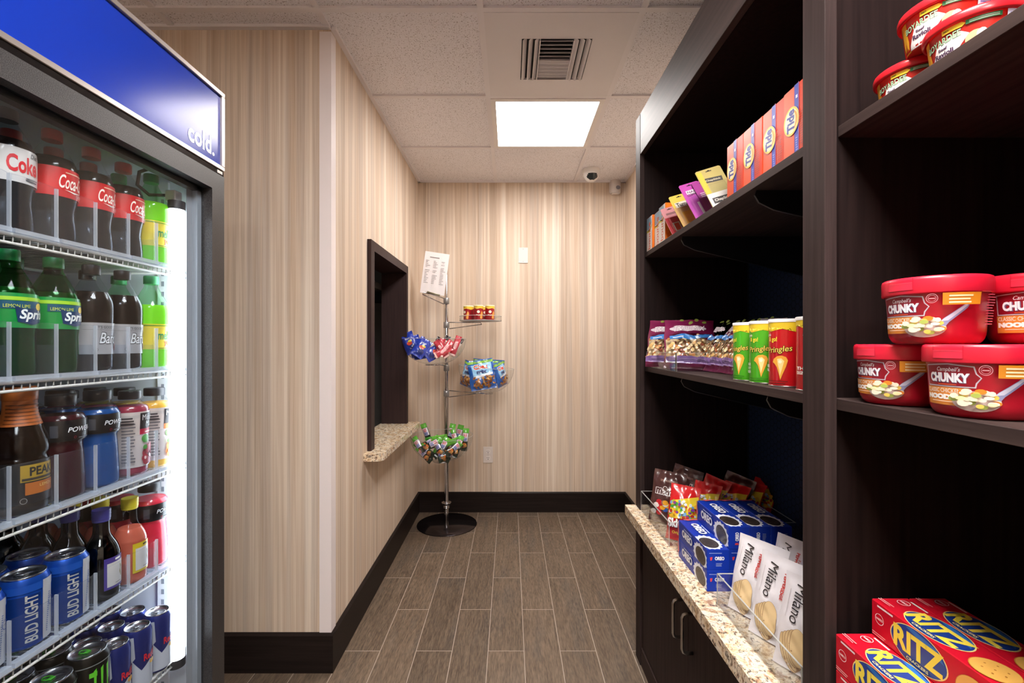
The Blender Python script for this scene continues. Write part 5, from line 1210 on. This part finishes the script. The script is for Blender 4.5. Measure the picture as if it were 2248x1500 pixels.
# contents of the bowls: each pack is its own bag lying in the bowl
def heap(proto, c, R0, H, spots, group):
    for i, (dx, dy, dz, rx, ry, rz, q) in enumerate(spots):
        loc = (c[0] + dx, c[1] + dy, c[2] + dz); rot = (R(rx), R(ry), R(rz))
        if i == 0 and not proto.get('used'):
            proto.location = loc; proto.rotation_euler = rot; proto['used'] = 1; proto['label'] = q; proto['group'] = group
        else: dup(proto, loc, rot, q, group)
r = random.Random(4)
a = Art(); a.ell('#c8402a', .0, .07, .018, .014); a.ell('#d9c43a', .008, .085, .014, .008); a.lines('#e8ecf6', -.02, .10, .02, .112, 2, 3); a.ell('#24306e', .01, .04, .02, .02)
BB = bag('snack_pack', .085, .15, .03, '#243ca8', a, 'x', 'snack pack', (0, 0, 0), 0, seed=21)
heap(BB, B1, 0, 0, [(-.135, -.02, .075, -10, -22, 8, 'blue snack pack at left rim of the upper bowl'), (-.085, -.04, .035, -14, -10, -6, 'blue snack pack second from the left in upper bowl'), (-.105, -.10, .058, -28, 34, 10, 'blue snack pack lying low at front of the upper bowl'),
                    (-.045, -.07, .050, -35, 58, 0, 'blue snack pack lying flat at the bottom of upper bowl'), (-.12, .06, .05, -8, -16, 12, 'blue snack pack at back left of upper bowl')], 'blue snack packs in the upper bowl')
a = Art(); a.ell('#e8909a', 0, .07, .013, .03); a.lines('#f4ece8', -.008, .05, .008, .1, 5, 3); a.rect('#e8c0b8', -.02, .0, .02, .012)
CB = bag('candy_bar', .042, .14, .018, '#c23a48', a, 'x', 'candy bar', (0, 0, 0), 0, seed=23)
heap(CB, B1, 0, 0, [(.05, -.09, .06, -30, 35, 0, 'pink-red candy bar lying at right front of upper bowl'), (.095, -.06, .05, -20, -35, 10, 'pink-red candy bar leaning to the left in upper bowl'), (.02, -.05, .045, -16, 18, 0, 'pink-red candy bar upright near the middle of upper bowl'), (.12, -.02, .06, -10, 20, 0, 'pink-red candy bar at the right side of upper bowl'), (.02, -.11, .06, -35, 62, 0, 'pink-red candy bar flat across the bowl front')], 'red candy bars in the upper bowl')
a = Art(); a.rect('#2a2024', -.021, .105, .021, .14); a.rect('#e8dcd4', -.021, .05, .021, .105); a.lines('#2a2024', -.012, .056, .012, .1, 4, 3)
CW = bag('candy_bar', .042, .14, .018, '#d9c3b4', a, 'x', 'candy bar', (0, 0, 0), 0, seed=25)
heap(CW, B1, 0, 0, [(-.03, .0, .06, -10, 30, 5, 'white and black candy bar left of the pole in upper bowl'), (.035, .01, .065, -10, 25, 5, 'white and black candy bar just before the pole'), (.11, .03, .055, -5, 30, 0, 'white and black candy bar at the right back of upper bowl')], 'white and black candy bars in the upper bowl')
w_, h_ = .135, .17; a = Art(); r = random.Random(6)
a.rect('#7fb043', -w_ / 2, h_ - .022, w_ / 2, h_ - .006); a.poly('#8fc4ea', [(-.05, .14), (.055, .15), (.06, .09), (-.045, .075)]); a.txt('#f6f2ee', 'Chex', -.04, .112, .04, .142, .09); a.txt('#d0402c', 'Chex', -.038, .114, .038, .140, .04); a.txt('#26306e', 'mix', -.025, .088, .03, .109, .05)
a.poly('#e6eaf4', [(-.045, .075), (.06, .09), (.06, .078), (-.04, .062)])
for k in range(60): a.ell(r.choice(['#a8682e', '#c98a44', '#8d5424', '#d9a35c', '#6b3f1e']), r.uniform(-.045, .062), r.uniform(.012, .068), r.uniform(.005, .011), r.uniform(.003, .007), 8, r.uniform(0, 3))
XM = bag('snack_mix_bag', w_, h_, .045, '#2a62b8', a, 'x', 'snack bag', (0, 0, 0), 0, seed=27)
heap(XM, B2, 0, 0, [(.012, -.085, .022, -16, -10, 4, 'large blue snack mix bag facing out at bowl front'), (-.125, -.03, .045, -10, 12, -45, 'blue snack mix bag at left front of middle bowl'), (-.125, .0, .05, -5, 8, -60, 'blue snack mix bag against the left side of middle bowl'),
                    (-.03, .05, .06, -2, 6, -8, 'green-topped snack mix bag behind the front one'), (.130, -.005, .045, -8, -10, 62, 'blue snack mix bag edge-on at right of middle bowl'), (.06, .09, .055, 4, 4, 10, 'blue snack mix bag at the back of middle bowl')], 'snack mix bags in the middle bowl')
XM.scale = (1.28, 1, 1.22); XM.rotation_euler = (R(-14), R(-9), R(3)); XM.location = (B2[0] + .005, B2[1] - .10, B2[2] + .03)
a = Art(); a.rect('#5fae3c', -.02, .12, .02, .15); a.rect('#e9e4ec', -.017, .065, .017, .118); a.lines('#c22a38', -.013, .092, .013, .116, 4, 3, .6); a.lines('#2a4aa8', -.013, .068, .013, .09, 4, 5, .6); a.ell('#c8682c', -.003, .047, .013, .008); a.ell('#a8763c', .004, .036, .012, .009); a.ell('#8d5a34', -.005, .027, .010, .006); a.ell('#d9a45c', .007, .044, .005, .005)
GB = bag('granola_bar', .040, .15, .018, '#1d2a22', a, 'x', 'granola bar', (0, 0, 0), 0, seed=31)
sp = []
pos = [(-.15, -.02, .085, -10, 62, 0), (-.10, -.08, .05, -24, -38, 0), (-.05, -.12, .02, -34, -50, 8), (-.02, -.10, .045, -30, 30, 0), (.03, -.11, .045, -24, -35, 0), (.09, -.09, .04, -22, 20, 0), (.150, -.02, .065, -8, 6, 5), (.11, .02, .06, -4, -18, 0),
       (-.09, .03, .085, 0, 75, 10), (.04, .03, .09, -5, 12, 0), (-.12, -.10, .09, -30, 60, -20), (.0, -.15, .035, -40, 70, 0), (.07, -.14, .03, -42, -62, 10), (-.03, .07, .09, 5, 80, 0), (.085, .08, .08, 6, 15, 0), (-.09, .09, .09, 6, -20, 0)]
pos += [(-.04, -.06, .03, -40, 50, 30), (.05, -.03, .035, -40, -55, -20), (-.07, .0, .04, -30, -60, 10), (.0, .04, .04, -20, 55, -10), (.09, .0, .05, -20, -50, 15), (-.03, -.14, .06, -40, -65, 0), (.05, -.15, .07, -35, 60, 10)]
wd = ['far left', 'left front', 'low left front', 'left of centre front', 'centre front', 'right front', 'rightmost upright', 'right rear', 'left rear across the rim', 'upright before the pole', 'left edge across', 'bottom front', 'bottom right', 'rear centre', 'rear right', 'rear left', 'buried left', 'buried right', 'buried far left', 'buried middle', 'buried far right', 'leaning on the front wall left', 'leaning on the front wall right']
heap(GB, B3, 0, 0, [p + ('green-topped granola bar in the lowest bowl, ' + w2,) for p, w2 in zip(pos, wd)], 'granola bars in the lowest bowl')
a = Art(); a.rect('#6cb83c', -.02, .05, .02, .15); a.lines('#3c8a2a', -.015, .06, .015, .14, 8, 3, .3)
GG = bag('granola_bar', .040, .15, .018, '#4a9a3c', a, 'x', 'granola bar', (0, 0, 0), 0, seed=33)
heap(GG, B3, 0, 0, [(-.02, -.04, .10, -10, 72, -8, 'bright green granola bar lying across the middle of lowest bowl'), (-.11, .0, .13, -5, 80, -5, 'bright green granola bar lying across the left rim')], 'granola bars in the lowest bowl')
for o in bpy.data.objects:
    if 'used' in o: del o['used']
